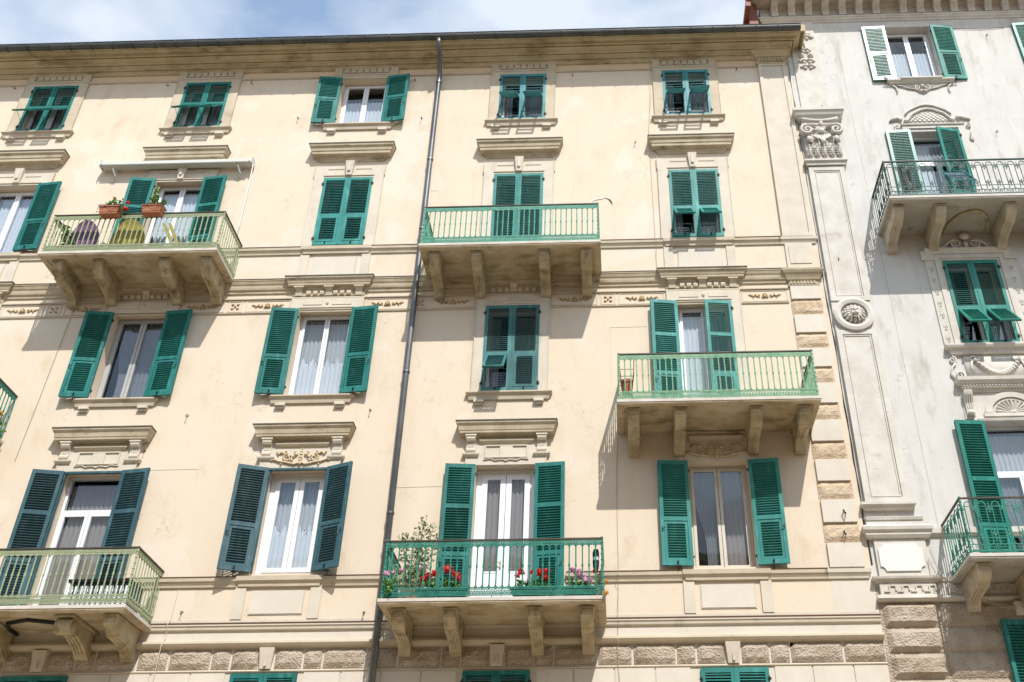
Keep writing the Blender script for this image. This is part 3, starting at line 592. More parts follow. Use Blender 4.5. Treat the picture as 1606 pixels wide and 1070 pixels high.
def window(root, X, z0, z1, hw=HW, y=0.2, fm='white', curt='white', fw=0.05, sw=0.055, transom=None, panel=None, seed=0, handle=False, single=False):
    f = MB(); a, b = X-hw+0.006, X+hw-0.006
    f.rect_frame(a, b, z0+0.004, z1-0.004, fw, y, y+0.07)
    tz = z1-fw
    if transom: f.box(a+fw, b-fw, y-0.008, y+0.06, transom-0.035, transom+0.035); tz = transom-0.035
    fo_ = f.obj('window', M[fm], root)
    sash = [(a+fw, X-0.002), (X+0.002, b-fw)] if not single else [(a+fw, b-fw)]
    for k, (p, q) in enumerate(sash):
        s_ = MB(); zb = z0+fw
        s_.rect_frame(p+0.003, q-0.003, zb+0.003, tz-0.003, sw, y-0.018, y+0.035)
        gz = zb+sw
        if panel:
            s_.box(p+sw, q-sw, y-0.012, y+0.03, zb+sw, panel); s_.box(p+sw+0.03, q-sw-0.03, y-0.02, y-0.012, zb+sw+0.05, panel-0.09); gz = panel
            s_.box(p+sw, q-sw, y-0.018, y+0.03, panel-0.03, panel)
        s_.obj('sash', M[fm], fo_)
        MB().box(p+sw, q-sw, y+0.006, y+0.010, gz, tz-sw).obj('pane', M['glass'], fo_)
        if curt == 'white': curtain_mesh(p+0.02, q-0.01, z0+0.06, tz-0.10, y+0.08, seed+k).obj('curtain', M['curtain'], fo_, True)
        if curt == 'lace':
            curtain_mesh(p+0.02, q-0.01, z0+0.05, tz-0.02, y+0.14, seed+k).obj('curtain', M['curtain_grey'], fo_, True)
            c2 = curtain_mesh(p+0.01, q-0.01, z0+0.03, z0+(z1-z0)*0.52, y+0.075, seed+k+7); 
            n_ = 0
            for i, v in enumerate(c2.v):
                if v[2] > z0+(z1-z0)*0.52-0.02: u = (v[0]-p)/(q-p); c2.v[i] = (v[0], v[1], v[2]-0.22*abs(cos(u*pi*2.5)))
            c2.obj('curtain', M['curtain'], fo_, True)
        if curt == 'grey': curtain_mesh(p+0.02, q-0.01, z0+0.05, tz-0.02, y+0.10, seed+k, gather=(q-0.1 if k == 0 else None)).obj('curtain', M['curtain_dusk' if (k == 0 or fm == 'greyframe') else 'curtain_dark'], fo_, True)
        if curt == 'dark': curtain_mesh(p+0.02, q-0.01, z0+0.05, tz-0.02, y+0.09, seed+k).obj('curtain', M['curtain_dark'], fo_, True)
        if curt == 'side': curtain_mesh(p+0.02, p+(q-p)*0.45 if k == 0 else q-0.02, z0+0.05, tz-0.02, y+0.14, seed+k).obj('curtain', M['curtain'], fo_, True)
        if curt == 'valance':
            curtain_mesh(p+0.01, q-0.01, tz-1.5, tz-0.12, y+0.08, seed+k, 0.14).obj('curtain', M['curtain'], fo_, True); curtain_mesh(p+0.01, q-0.01, z0, tz, y+0.3, seed+k+3).obj('curtain', M['curtain_grey'], fo_, True)
        if curt == 'half':
            curtain_mesh(p+0.01, q-0.01, z0+0.05, z0+(z1-z0)*0.66, y+0.07, seed+k).obj('curtain', M['curtain'], fo_, True)
    if transom:
        MB().box(a+fw, b-fw, y+0.006, y+0.010, transom+0.035, z1-fw).obj('pane', M['glass'], fo_)
        curtain_mesh(a+fw, b-fw, transom+0.0, z1-fw-0.08, y+0.13, seed+9, 0.05).obj('curtain', M['curtain_dark' if curt == 'dark' else 'curtain_grey'], fo_, True)
    if handle:
        h = MB(); hz = panel+0.12 if panel else (z0+z1)/2
        h.box(X-0.055, X-0.03, y-0.03, y-0.018, hz-0.07, hz+0.07); h.tube([(X-0.043, y-0.03, hz+0.03), (X-0.043, y-0.07, hz+0.03), (X-0.10, y-0.075, hz+0.025)], 0.009, 6); h.tube([(X-0.043, y-0.03, hz-0.045), (X-0.043, y-0.06, hz-0.045)], 0.014, 6)
        h.obj('handle', M['relief_pale'], fo_)
    return fo_

# ---------------------------------------------------------------- louvred shutters
_cache = {}
def cached(key, fn):
    if key not in _cache: _cache[key] = fn()
    return _cache[key]
T = 0.045
def slats(mb, x0, x1, z0, z1, pitch=0.05, thick=0.008, y0=0.001, y1=T-0.001, rise=0.030):
    n = int((z1-z0)/pitch); pit = (z1-z0)/n
    for i in range(n):
        z = z0+pit*(i+0.28)
        mb.quadbox([(x0, y0, z), (x1, y0, z), (x1, y1, z+rise), (x0, y1, z+rise), (x0, y0, z+thick), (x1, y0, z+thick), (x1, y1, z+rise+thick), (x0, y1, z+rise+thick)])
def shutter(root, px, pz, w, h, s, ang, mname, flap=None, rails=None, y=-0.048, pitch=0.05, label=None):
    """one leaf; s=+1 hinged at its left edge, -1 at its right; ang = how far it stands open, degrees; flap = tilt of lower panel"""
    st = 0.066; m = M[mname]
    rails = rails or (0.43,)
    zs = [0.0] + [h*r for r in rails] + [h]
    X = lambda a, b: (min(s*a, s*b), max(s*a, s*b))
    def frame():
        f = MB(); a, b = X(0, st); f.box(a, b, 0, T, 0, h); a, b = X(w-st, w); f.box(a, b, 0, T, 0, h)
        a, b = X(st, w-st); f.box(a, b, 0.001, T-0.001, h-0.075, h); f.box(a, b, 0.001, T-0.001, 0, 0.09)
        for r in rails: f.box(a, b, 0.001, T-0.001, h*r-0.04, h*r+0.04)
        a, b = X(w-0.012, w+0.006)
        if s > 0: f.box(a, b, -0.008, 0, 0.02, h-0.02)
        # drip bead, hinges drawn separately
        return f.mesh('shutter', m)
    fo_ = bpy.data.objects.new('shutter', cached(('f', w, h, s, mname, rails), frame)); COL.objects.link(fo_)
    fo_.parent = root; fo_.location = Vector((px, y, pz)) - wloc(root); fo_.rotation_euler = (0, 0, rad(-ang if s > 0 else ang))
    if label: fo_['label'] = label
    def child(name, me):
        o = bpy.data.objects.new(name, me); COL.objects.link(o); o.parent = fo_; return o
    a, b = X(st-0.002, w-st+0.002)
    n = len(zs)-1
    for k in range(n):
        lo = zs[k]+(0.09 if k == 0 else 0.04); hi = zs[k+1]-(0.075 if k == n-1 else 0.04)
        if k == 0:
            def flp():
                f = MB(); hh = hi-lo; g_ = 0.006; fw_ = 0.045
                f.rect_frame(a+g_, b-g_, -hh+g_, -g_, fw_, 0.0, T-0.006)
                slats(f, a+g_+fw_-0.002, b-g_-fw_+0.002, -hh+g_+fw_, -g_-fw_, pitch)
                f.v = [(v[0], v[1]-0.006, v[2]) for v in f.v]
                return f.mesh('flap', m)
            o = child('flap', cached(('p', w, h, s, mname, rails, round(lo, 3), pitch), flp)); o.location = (0, 0, hi)
            if flap: o.rotation_euler = (rad(-flap), 0, 0)
        else:
            def lv():
                f = MB(); slats(f, a, b, lo, hi, pitch)
                if len(rails) > 1 or True: pass
                return f.mesh('louvre_panel', m)
            child('louvre_panel', cached(('l', w, h, s, mname, rails, k, pitch), lv))
    def hg():
        f = MB()
        for z in (0.16, h-0.2): f.box(-0.03, 0.03, -0.012, 0.0, z, z+0.035) ; f.tube([(0, -0.012, z-0.02), (0, -0.012, z+0.06)], 0.011, 6)
        return f.mesh('hinge', M['iron'])
    child('hinge', cached(('h', h), hg))
    def ct():
        f = MB(); c = s*w*0.5
        for yy, sg in ((T, 1), (0, -1)):
            f.box(c-0.012, c+0.012, yy, yy+sg*0.02, 0.03, 0.085); f.blob((c, yy+sg*0.02, 0.06), 0.017, 6, 4)
        c = s*(w-0.03)
        f.tube([(c, T+0.002, h*0.32), (c, T+0.03, h*0.32+0.01), (c-s*0.05, T+0.035, h*0.32+0.045)], 0.008, 5); f.tube([(c, T+0.002, h*0.32+0.06), (c, T+0.03, h*0.32+0.06)], 0.008, 5)
        return f.mesh('latch', M['iron'])
    child('latch', cached(('c', w, h, s), ct))
    if flap:
        def ar():
            f = MB(); hh = (zs[1]-0.04-0.09); fl = rad(flap)
            for x in (a+0.03, b-0.03): f.tube([(x, -0.006-hh*0.75*sin(fl), zs[1]-0.04-hh*0.75*cos(fl)), (x, 0.01, 0.12+0.1)], 0.005, 5)
            return f.mesh('stay_rod', M['iron'])
        child('stay_rod', cached(('a', w, h, s, flap), ar))
    return fo_
def pair(root, X, z0, z1, mname, la=0, ra=0, lf=None, rf=None, rails=None, hw=HW, pitch=0.05, y=-0.048):
    w = hw-0.003; h = z1-z0-0.02
    shutter(root, X-hw, z0+0.008, w, h, 1, la, mname, lf, rails, y, pitch); shutter(root, X+hw, z0+0.008, w, h, -1, ra, mname, rf, rails, y, pitch)
def stays(root, X, z0, hw=HW):     # iron catches that hold open leaves against the wall
    f = MB()
    for s_ in (-1, 1):
        x = X+s_*(hw+0.27); f.tube([(x, 0, z0-0.05), (x, -0.11, z0-0.05), (x, -0.12, z0+0.02)], 0.009, 5); f.box(x-0.05, x+0.05, -0.13, -0.118, z0-0.01, z0+0.012)
    f.obj('shutter_stay', M['iron'], root)

DR = (0.395, 0.71)
spec = {  # state of every visible window: shutters, openings
 ('A', 1): dict(s=('green', 0, 0, 42, 42), pitch=0.055), ('A', 2): dict(s=('green', 0, 0, 40, 40), pitch=0.055), ('A', 3): dict(s=('green', 174, 172), curt='half'),
 ('A', 4): dict(s=('bluegreen', 0, 0, 52, 52), pitch=0.085), ('A', 5): dict(s=('bluegreen', 0, 0, 50, 54), pitch=0.085),
 ('B', 1): dict(s=('green', 172, 174), curt='white'), ('B', 2): dict(s=('green', 173, 172), rails=DR, curt='valance'), ('B', 3): dict(s=('teal', 0, 0)),
 ('B', 4): dict(s=('teal', 0, 0, 30, 30), rails=(0.33,)), ('B', 5): dict(s=('teal', 0, 0, 42, 42)),
 ('C', 1): dict(s=('green', 0, 0), rails=DR), ('C', 2): dict(s=('green', 172, 174), fm='greyframe', curt='grey'), ('C', 3): dict(s=('green', 173, 173), curt='lace', sw=0.045),
 ('C', 4): dict(s=('slate', 0, 0, 40, None)), ('C', 5): dict(s=('teal', 172, 7), rails=DR, curt='white'),
 ('D', 1): dict(s=('green', 172, 172)), ('D', 2): dict(s=('dark', 168, 171), rails=DR, curt='dark', transom=9.62), ('D', 3): dict(s=('dark', 160, 157), curt='lace', fw=0.10, sw=0.08),
 ('D', 4): dict(s=('green', 174, 174), rails=DR, curt='dark', panel=8.35, sw=0.10, fw=0.10, handle=True), ('D', 5): dict(s=('teal', 176, 174), fm='offwhite', curt='grey'),
 ('E', 1): dict(s=('green', 0, 0)), ('E', 2): dict(s=('green', 0, 0)), ('E', 3): dict(s=('green', 0, 0)), ('E', 4): dict(s=('green', 0, 0)), ('E', 5): dict(s=('teal', 0, 0)),
}
for (r, c, x0, x1, z0, z1) in openings:
    d = spec[(r, c)]; X = COLS[c]; s_ = d['s']
    closed = s_[1] == 0 and s_[2] == 0
    if c == 1 and r in 'CDE' or (r == 'E'):
        pass
    window(bei, X, z0, z1, fm=d.get('fm', 'white' if (not closed or len(s_) > 3) else 'greyframe'), curt=d.get('curt', ('side' if len(s_) > 3 else 'none') if closed else 'white'), transom=d.get('transom'), panel=d.get('panel'), fw=d.get('fw', 0.05), sw=d.get('sw', 0.055), seed=ord(r)*7+c, handle=d.get('handle', False), y=0.2)
    if r == 'A': rails = (0.53,)
    else: rails = d.get('rails', (0.43,))
    pair(bei, X, z0, z1, s_[0], s_[1], s_[2], s_[3] if len(s_) > 3 else None, s_[4] if len(s_) > 4 else None, rails=rails, pitch=d.get('pitch', 0.047))
    if not closed and (r, c) not in doors: stays(bei, X, z0)
    if s_[0] == 'dark': MB().box(X-HW, X+HW, -0.05, 0.0, z1-0.045, z1-0.002).box(X-HW, X-HW+0.03, -0.04, 0.0, z0+0.01, z1-0.047).box(X+HW-0.03, X+HW, -0.04, 0.0, z0+0.01, z1-0.047).obj('shutter_frame', M['dark'], bei)

# ---------------------------------------------------------------- balconies
def bracket_mesh(depth=0.98, h=0.40, w=0.20, style=0):
    b = MB(); d = depth
    pr = [(0, 0), (-d, 0), (-d, -0.11), (-d+0.04, -0.15), (-d+0.10, -0.20), (-d+0.20, -0.24), (-d+0.22, -0.27), (-0.62*d, -0.27), (-0.45*d, -0.285), (-0.28*d, -0.32), (-0.18*d, -0.37), (-0.13*d, -h-0.03), (-0.12*d, -h-0.06), (0, -h-0.06)]
    b.prism_x([(y, z-0.035) for y, z in pr[1:]] + [(0, -0.035)], -w/2, w/2)
    b.box(-w/2-0.02, w/2+0.02, -d-0.02, 0, -0.035, 0.0)
    for q in (-0.062, -0.02, 0.022):   # flutes stand proud between grooves
        b.prism_x([(-0.74*d, -0.31), (-0.62*d, -0.325), (-0.45*d, -0.34), (-0.28*d, -0.375), (-0.19*d, -0.42), (-0.17*d, -0.40), (-0.25*d, -0.34), (-0.5*d, -0.29), (-0.74*d, -0.29)], q, q+0.03)
    b.box(-w/2+0.02, w/2-0.02, -d-0.012, -d, -0.125, -0.05)
    return b
def scroll_bracket_mesh(depth=0.98, w=0.26):
    b = MB(); d = depth
    b.prism_x([(0, -0.02), (-d+0.1, -0.02), (-d+0.1, -0.2), (-0.62*d, -0.24), (-0.4*d, -0.30), (-0.2*d, -0.40), (-0.1*d, -0.47), (0, -0.47)], -w/2+0.02, w/2-0.02)
    b.prism_x([(-d+0.13+0.13*cos(a), -0.16+0.13*sin(a)) for a in [2*pi*i/14 for i in range(14)]], -w/2, w/2)
    b.prism_x([(-d+0.13+0.07*cos(a), -0.16+0.07*sin(a)) for a in [2*pi*i/12 for i in range(12)]], -w/2-0.025, w/2+0.025)
    b.box(-w/2-0.03, w/2+0.03, -d-0.02, 0, -0.035, 0.0)
    for q in (-0.08, -0.03, 0.02): b.prism_x([(-0.74*d, -0.26), (-0.62*d, -0.265), (-0.4*d, -0.33), (-0.2*d, -0.43), (-0.2*d, -0.38), (-0.74*d, -0.2)], q, q+0.035)
    return b

def loop_rail(mb, p0, p1, z0, z1, pitch=0.107):
    """cast-iron panel of linked slots between p0 and p1 (xy)"""
    p0 = Vector(p0); p1 = Vector(p1); d = p1-p0; Ln = d.length; u = d/Ln; n = max(2, round(Ln/pitch)); pt = Ln/n
    def P(s_, z): q = p0+u*s_; return (q.x, q.y, z)
    h = z1-z0; zt = z1-0.13; zb = z0+0.17; r = pt/2
    for i in range(n+1):
        s_ = i*pt; m_ = (zt+zb)/2
        mb.tube([P(s_, zb), P(s_, m_-0.03), P(s_, m_-0.015), P(s_, m_+0.015), P(s_, m_+0.03), P(s_, zt)], [0.012, 0.012, 0.018, 0.018, 0.012, 0.012], 5)
    for i in range(n):
        c = (i+0.5)*pt
        mb.tube([P(c+r*cos(a), zt+r*sin(a)*0.85) for a in [pi*k/6 for k in range(7)]], 0.014, 4)
        mb.tube([P(c+r*cos(a), zb-r*sin(a)*0.85) for a in [pi*k/6 for k in range(7)]], 0.014, 4)
        # top band: rings and drops
        for q in (0.25, 0.75):
            cc = i*pt+pt*q
            mb.tube([P(cc+0.019*cos(a), z1-0.045+0.019*sin(a)) for a in [2*pi*k/7 for k in range(7)]], 0.013, 4, closed=True)
            mb.tube([P(cc-0.022, z0+0.03), P(cc-0.008, z0+0.075), P(cc+0.008, z0+0.035), P(cc+0.022, z0+0.08)], 0.0125, 4)
            mb.tube([P(cc+0.018*cos(a), z0+0.055+0.02*sin(a)) for a in [2*pi*k/6 for k in range(6)]], 0.0085, 4, closed=True)
        q = p0+u*(i*pt); mb.blob((q.x, q.y, z1-0.085), (0.02, 0.012, 0.02), 5, 4); mb.blob((q.x, q.y, z0+0.115), (0.022, 0.012, 0.018), 5, 4)
    for z, rr in ((z1-0.075, 0.006), (z1-0.018, 0.008), (z0+0.1, 0.0075), (z0+0.02, 0.008)):
        a = P(0, z); b = P(Ln, z); w_ = rr
        mb.tube([a, b], w_, 4)
def key_rail(mb, p0, p1, z0, z1, pitch=0.235):
    p0 = Vector(p0); p1 = Vector(p1); d = p1-p0; Ln = d.length; u = d/Ln; n = max(2, round(Ln/pitch)); pt = Ln/n
    def P(s_, z): q = p0+u*s_; return (q.x, q.y, z)
    zk = z0+0.11; zl = z0+0.24; zt = z1-0.14; r = pt*0.27
    for i in range(n):
        c = (i+0.5)*pt
        for s_ in (-1, 1): mb.tube([P(c+s_*r, zk+0.06), P(c+s_*r, zt+0.02)], 0.0095, 5)
        mb.tube([P(c+r*cos(a), zt+0.02+r*sin(a)*1.1) for a in [pi*k/7 for k in range(8)]], 0.0105, 4)
        mb.tube([P(c+r*cos(a), zk+0.06-r*sin(a)*0.9) for a in [pi*k/7 for k in range(8)]], 0.0105, 4)
        mb.tube([P(c-0.07, zk), P(c-0.07, zk-0.08), P(c+0.05, zk-0.08), P(c+0.05, zk-0.03), P(c-0.02, zk-0.03), P(c-0.02, zk-0.05)], 0.009, 4)
        mb.tube([P(c+0.08, zk-0.085), P(c+0.08, zk-0.01), P(c+0.115, zk-0.01), P(c+0.115, zk-0.085)], 0.009, 4)
        e = i*pt
        for zc, sg in ((zt-0.03, -1), (zl+0.06, 1)):
            mb.tube([P(e, zc-sg*0.10), P(e, zc+sg*0.09)], 0.009, 4)
            for s_ in (-1, 1): mb.tube([P(e, zc-0.03*sg), P(e+s_*0.028, zc+0.012*sg), P(e+s_*0.034, zc+0.035*sg), P(e+s_*0.020, zc+0.03*sg)], 0.011, 4)
            q = p0+u*e; mb.blob((q.x, q.y, zc+sg*0.06), (0.014, 0.01, 0.03), 5, 4); mb.blob((q.x, q.y, zc-0.02*sg), (0.02, 0.012, 0.012), 5, 4)
    for z, rr in ((zt, 0.006), (zl, 0.006), (zk+0.012, 0.006), (z0+0.012, 0.01)): mb.tube([P(0, z), P(Ln, z)], rr*1.3, 4)

def balcony(root, x0, x1, zs, brk, mrail, depth=1.15, style='loop', capm='rail_cap', fz=None, scrolls=(), soff='soffit', brk_m='bracket', arch=None):
    """slab underside at zs; x0,x1 slab ends; brk = bracket centres"""
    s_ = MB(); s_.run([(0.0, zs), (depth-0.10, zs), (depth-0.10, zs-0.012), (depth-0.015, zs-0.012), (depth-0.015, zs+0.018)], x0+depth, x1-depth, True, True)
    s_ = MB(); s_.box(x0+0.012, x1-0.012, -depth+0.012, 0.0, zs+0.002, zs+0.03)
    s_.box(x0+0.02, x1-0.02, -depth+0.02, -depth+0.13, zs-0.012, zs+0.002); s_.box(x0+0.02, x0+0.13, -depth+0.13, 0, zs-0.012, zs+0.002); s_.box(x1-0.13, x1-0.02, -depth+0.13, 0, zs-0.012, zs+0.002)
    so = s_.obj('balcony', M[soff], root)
    MB().box(x0, x1, -depth, 0.0, zs+0.03, zs+0.085).obj('slab', M['fascia'], so)
    key = ('brk', brk_m); me = cached(key, lambda: bracket_mesh().mesh('bracket', M[brk_m]))
    for i, x in enumerate(brk):
        mm = me
        if i in scrolls: mm = cached(('sb', brk_m), lambda: scroll_bracket_mesh().mesh('bracket', M[brk_m]))
        place(mm, 'bracket', so, (x, -0.0, zs-0.014))
    zb, zt = zs+0.13, zs+1.065; ins = 0.05; yf = -depth+ins
    rail = loop_rail if style == 'loop' else key_rail
    for p0, p1 in (((x0+ins, yf), (x1-ins, yf)), ((x0+ins, yf), (x0+ins, -0.02)), ((x1-ins, yf), (x1-ins, -0.02))):
        r = MB(); rail(r, p0, p1, zb, zt); r.obj('railing', M[mrail], so)
    c = MB(); e = 0.02
    c.box(x0+ins-e, x1-ins+e, yf-e, yf+e, zt, zt+0.022); c.box(x0+ins-e, x0+ins+e, yf+e, 0, zt, zt+0.022); c.box(x1-ins-e, x1-ins+e, yf+e, 0, zt, zt+0.022)
    c.obj('handrail', M[capm], so)
    c = MB()
    for x in (x0+ins, x1-ins):
        c.tube([(x, yf, zs+0.085), (x, yf, zt)], 0.017, 8)
        for k in range(9): c.lathe([(0.017, zb+0.06+k*0.1), (0.026, zb+0.075+k*0.1), (0.017, zb+0.09+k*0.1)], x, yf, 8)
        c.blob((x, yf, zt+0.03), 0.02, 6, 4)
    c.box(x0+ins, x1-ins, yf-0.006, yf+0.006, zb-0.006, zb+0.006)
    for k in range(5):
        x = x0+ins+(x1-x0-2*ins)*k/4; c.box(x-0.008, x+0.008, yf-0.008, yf+0.008, zs+0.085, zb)
    c.obj('railing_post', M[mrail], so)
    if arch:
        a0, a1, mm = arch; c = MB(); xm = (a0+a1)/2; hw_ = (a1-a0)/2
        if mm == 'oct': pts = [(a0, -0.05), (a0-0.0, -0.35), (a0+0.12, -0.62), (xm, -0.78), (a1-0.12, -0.62), (a1, -0.45)]
        else: pts = [(xm+hw_*cos(t), -0.05-0.72*sin(t)) for t in [pi*k/18 for k in range(19)]]
        c.tube([(x, y, zs-0.03) for x, y in pts], 0.032 if mm == 'oct' else 0.026, 6)
        if mm != 'oct': c.tube([(xm+(x-xm)*0.93, y*0.93, zs-0.022) for x, y in pts], 0.014, 6)
        c.obj('iron_ring' if mm == 'oct' else 'arched_moulding', M['black' if mm == 'oct' else 'bracket'], so)
    return so

X4, X5, X2 = COLS[4], COLS[5], COLS[2]
balcony(bei, X4-1.83, X4+1.83, 7.30, [X4-1.53, X4-0.685, X4+0.68, X4+1.525], 'rail_teal', 1.19)
balcony(bei, X5-1.83, X5+1.83, 10.95, [X5-1.53, X5-0.69, X5+0.675, X5+1.54], 'rail_green')
balcony(bei, X4-1.83, X4+1.83, 14.68, [X4-1.53, X4-0.675, X4+0.685, X4+1.53], 'rail_mid', 1.14)
balcony(bei, X2-1.86, X2+1.80, 14.67, [X2-1.50, X2-0.675, X2+0.70, X2+1.53], 'rail_pale', 1.16)
balcony(bei, X2-1.80, X2+1.79, 7.28, [X2-1.50, X2-0.66, X2+0.74, X2+1.51], 'rail_pale', 1.15, scrolls=(1, 2), arch=(X2-0.5, X2+0.55, 'oct'))
balcony(bei, COLS[1]-1.80, COLS[1]+1.81, 10.95, [COLS[1]-1.53, COLS[1]-0.68, COLS[1]+0.68, COLS[1]+1.53], 'rail_teal', 1.15)

# ---------------------------------------------------------------- grey block on the right
G0, G1 = 4.43, 16.0; GC = 7.50; GC2 = 11.20; GHW = 0.56
gopen = []
for X in (GC, GC2, GC2+3.7):
    gopen += [(X-GHW, X+GHW, 20.36, 22.30), (X-GHW, X+GHW, 15.78 if X == GC else 16.6, 18.70), (X-GHW, X+GHW, 12.79, 14.90), (X-GHW, X+GHW, 8.05, 11.07), (X-GHW, X+GHW, 4.6, 7.28)]
w = MB(); wall_with_holes(w, G0, G1, 7.9, 24.0, gopen)
w.poly([(3.95, 0, 21.9), (4.43, 0, 21.9), (4.43, 0, 24.0), (3.95, 0, 24.0)]); w.poly([(3.95, 0, 21.9), (3.95, 12, 21.9), (3.95, 12, 24), (3.95, 0, 24)]); w.poly([(G1, 0, 0), (G1, 12, 0), (G1, 12, 24), (G1, 0, 24)])
w.obj('wall', M['grey'], gry)
w = MB(); wall_with_holes(w, G0, G1, 0, 7.9, gopen); w.obj('base_wall', M['rough_grey'], gry)
MB().box(G0+0.1, G1-0.1, 1.15, 1.25, 0.2, 23.9).obj('dark_room_backing', M['room'], gry)
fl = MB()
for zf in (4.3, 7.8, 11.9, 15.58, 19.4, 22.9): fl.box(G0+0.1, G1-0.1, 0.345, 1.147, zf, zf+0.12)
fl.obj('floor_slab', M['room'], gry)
MB().prism_x([(-0.75, 23.62), (6, 26.3), (12.2, 23.8), (12.2, 23.6), (-0.2, 23.5)], 3.9, G1+0.3).obj('roof', M['tile'], gry)
# eaves: mouldings, modillions, soffit
MB().run([(0, 22.56), (0.025, 22.565), (0.03, 22.60), (0.07, 22.63), (0.075, 22.665), (0.10, 22.68), (0.105, 22.72), (0.06, 22.74), (0, 22.75)], 3.98, G1).obj('string_course', M['grey_trim'], gry)
MB().run([(0.0, 22.76), (0.02, 22.77), (0.03, 23.02), (0.10, 23.08), (0.12, 23.12), (0.66, 23.13), (0.68, 23.20), (0.74, 23.26), (0.80, 23.28), (0.80, 23.50), (0, 23.60)], 4.42, G1).obj('cornice', M['grey_cornice'], gry)
x = 4.30
def modillion():
    b = MB(); pr = [(-0.03, 22.76), (-0.10, 22.765), (-0.115, 22.80), (-0.125, 22.92), (-0.17, 23.0), (-0.27, 23.05), (-0.29, 23.09), (-0.03, 23.09)]
    b.prism_x(pr, -0.085, 0.085); b.box(-0.10, 0.10, -0.32, 0, 23.088, 23.128)
    for q in (-0.055, -0.0125, 0.03): b.prism_x([(-0.10, 22.79), (-0.127, 22.80), (-0.139, 22.915), (-0.18, 22.985), (-0.12, 22.985)], q, q+0.025)
    return b.mesh('modillion', M['grey_trim'])
while x < G1:
    place(cached('mod', modillion), 'modillion', gry, (x, 0, 0)); x += 0.423 if abs(x-6.84) > 0.1 else 0.68
MB().box(3.50, 3.62, -0.60, 10, 22.55, 22.70).obj('gutter', M['brownwood'], gry)
g_ = MB(); g_.tube([(3.62, -0.34, 23.20), (3.72, -0.20, 22.9), (3.76, -0.12, 22.5), (3.76, -0.12, 22.0)], 0.055, 10); g_.box(3.62, 3.84, -0.20, 3.0, 22.0, 23.2); g_.obj('eaves_board', M['brownwood'], gry)

# the tall pilaster with capital, lion medallion and base
P0, P1 = 4.495, 5.285
p = MB(); p.box(P0, P1, -0.06, 0, 9.42, 17.60); p.rect_frame(P0, P1, 13.90, 17.60, 0.11, -0.085, -0.06); p.rect_frame(P0, P1, 9.42, 13.18, 0.11, -0.085, -0.06)
p.rect_frame(P0+0.13, P1-0.13, 9.55, 13.05, 0.018, -0.075, -0.06); p.rect_frame(P0+0.13, P1-0.13, 14.03, 17.47, 0.018, -0.075, -0.06)
p.box(4.58, 5.20, -0.035, 0, 19.33, 22.56)
gp = p.obj('pilaster', M['grey_trim'], gry)
c = MB(); mx_, mz = (P0+P1)/2+0.01, 13.545
def ring(mb, r0, r1, y0, y1, n=36):
    b = len(mb.v)
    for i in range(n):
        a = 2*pi*i/n
        for r_, y_ in ((r0, y0), (r0, y1), ((r0+r1)/2, y1-0.02), (r1, y1), (r1, y0)): mb.v.append((mx_+r_*cos(a), y_, mz+r_*sin(a)))
    for i in range(n):
        for k in range(4): a0 = b+i*5+k; b0 = b+((i+1) % n)*5+k; mb.f.append((a0, b0, b0+1, a0+1))
ring(c, 0.27, 0.40, -0.05, -0.13); c.prism_y([(mx_+0.28*cos(a), mz+0.28*sin(a)) for a in [2*pi*i/28 for i in range(28)]], -0.07, -0.05)
c.obj('medallion', M['grey_trim'], gp)
l = MB()   # lion mask: muzzle, brow, cheeks, mane locks
for i in range(15):
    a = 2*pi*i/15; R_ = random.Random(i)
    l.tube([(mx_+0.13*cos(a), -0.13, mz+0.02+0.12*sin(a)), (mx_+0.19*cos(a+0.12), -0.125, mz+0.185*sin(a+0.12)), (mx_+0.235*cos(a-0.05), -0.09, mz+0.225*sin(a-0.05))], [0.034, 0.03, 0.012], 6)
    a += 0.2; l.tube([(mx_+0.10*cos(a), -0.15, mz+0.03+0.10*sin(a)), (mx_+0.16*cos(a-0.15), -0.15, mz+0.01+0.155*sin(a-0.15)), (mx_+0.19*cos(a+0.1), -0.11, mz+0.185*sin(a+0.1))], [0.03, 0.025, 0.008], 6)
l.blob((mx_, -0.13, mz+0.02), (0.125, 0.085, 0.145), 12, 8); l.blob((mx_, -0.20, mz-0.03), (0.055, 0.06, 0.05), 10, 6); l.blob((mx_, -0.24, mz-0.012), (0.028, 0.02, 0.018), 8, 5)
for s_ in (-1, 1):
    l.blob((mx_+s_*0.035, -0.225, mz-0.05), (0.034, 0.03, 0.028), 8, 5); l.blob((mx_+s_*0.05, -0.20, mz+0.065), (0.034, 0.02, 0.016), 8, 5); l.blob((mx_+s_*0.048, -0.205, mz+0.038), (0.014, 0.01, 0.010), 6, 4); l.blob((mx_+s_*0.11, -0.15, mz+0.10), (0.03, 0.02, 0.03), 7, 5)
l.tube([(mx_, -0.21, mz+0.10), (mx_, -0.235, mz+0.03), (mx_, -0.25, mz-0.01)], [0.026, 0.02, 0.02], 6)
l.blob((mx_, -0.185, mz-0.115), (0.04, 0.035, 0.022), 8, 5); l.tube([(mx_-0.045, -0.19, mz-0.085), (mx_-0.03, -0.18, mz-0.12), (mx_+0.03, -0.18, mz-0.12), (mx_+0.045, -0.19, mz-0.085)], 0.014, 5)
l.obj('lion_mask', M['grey_trim'], gp, True)
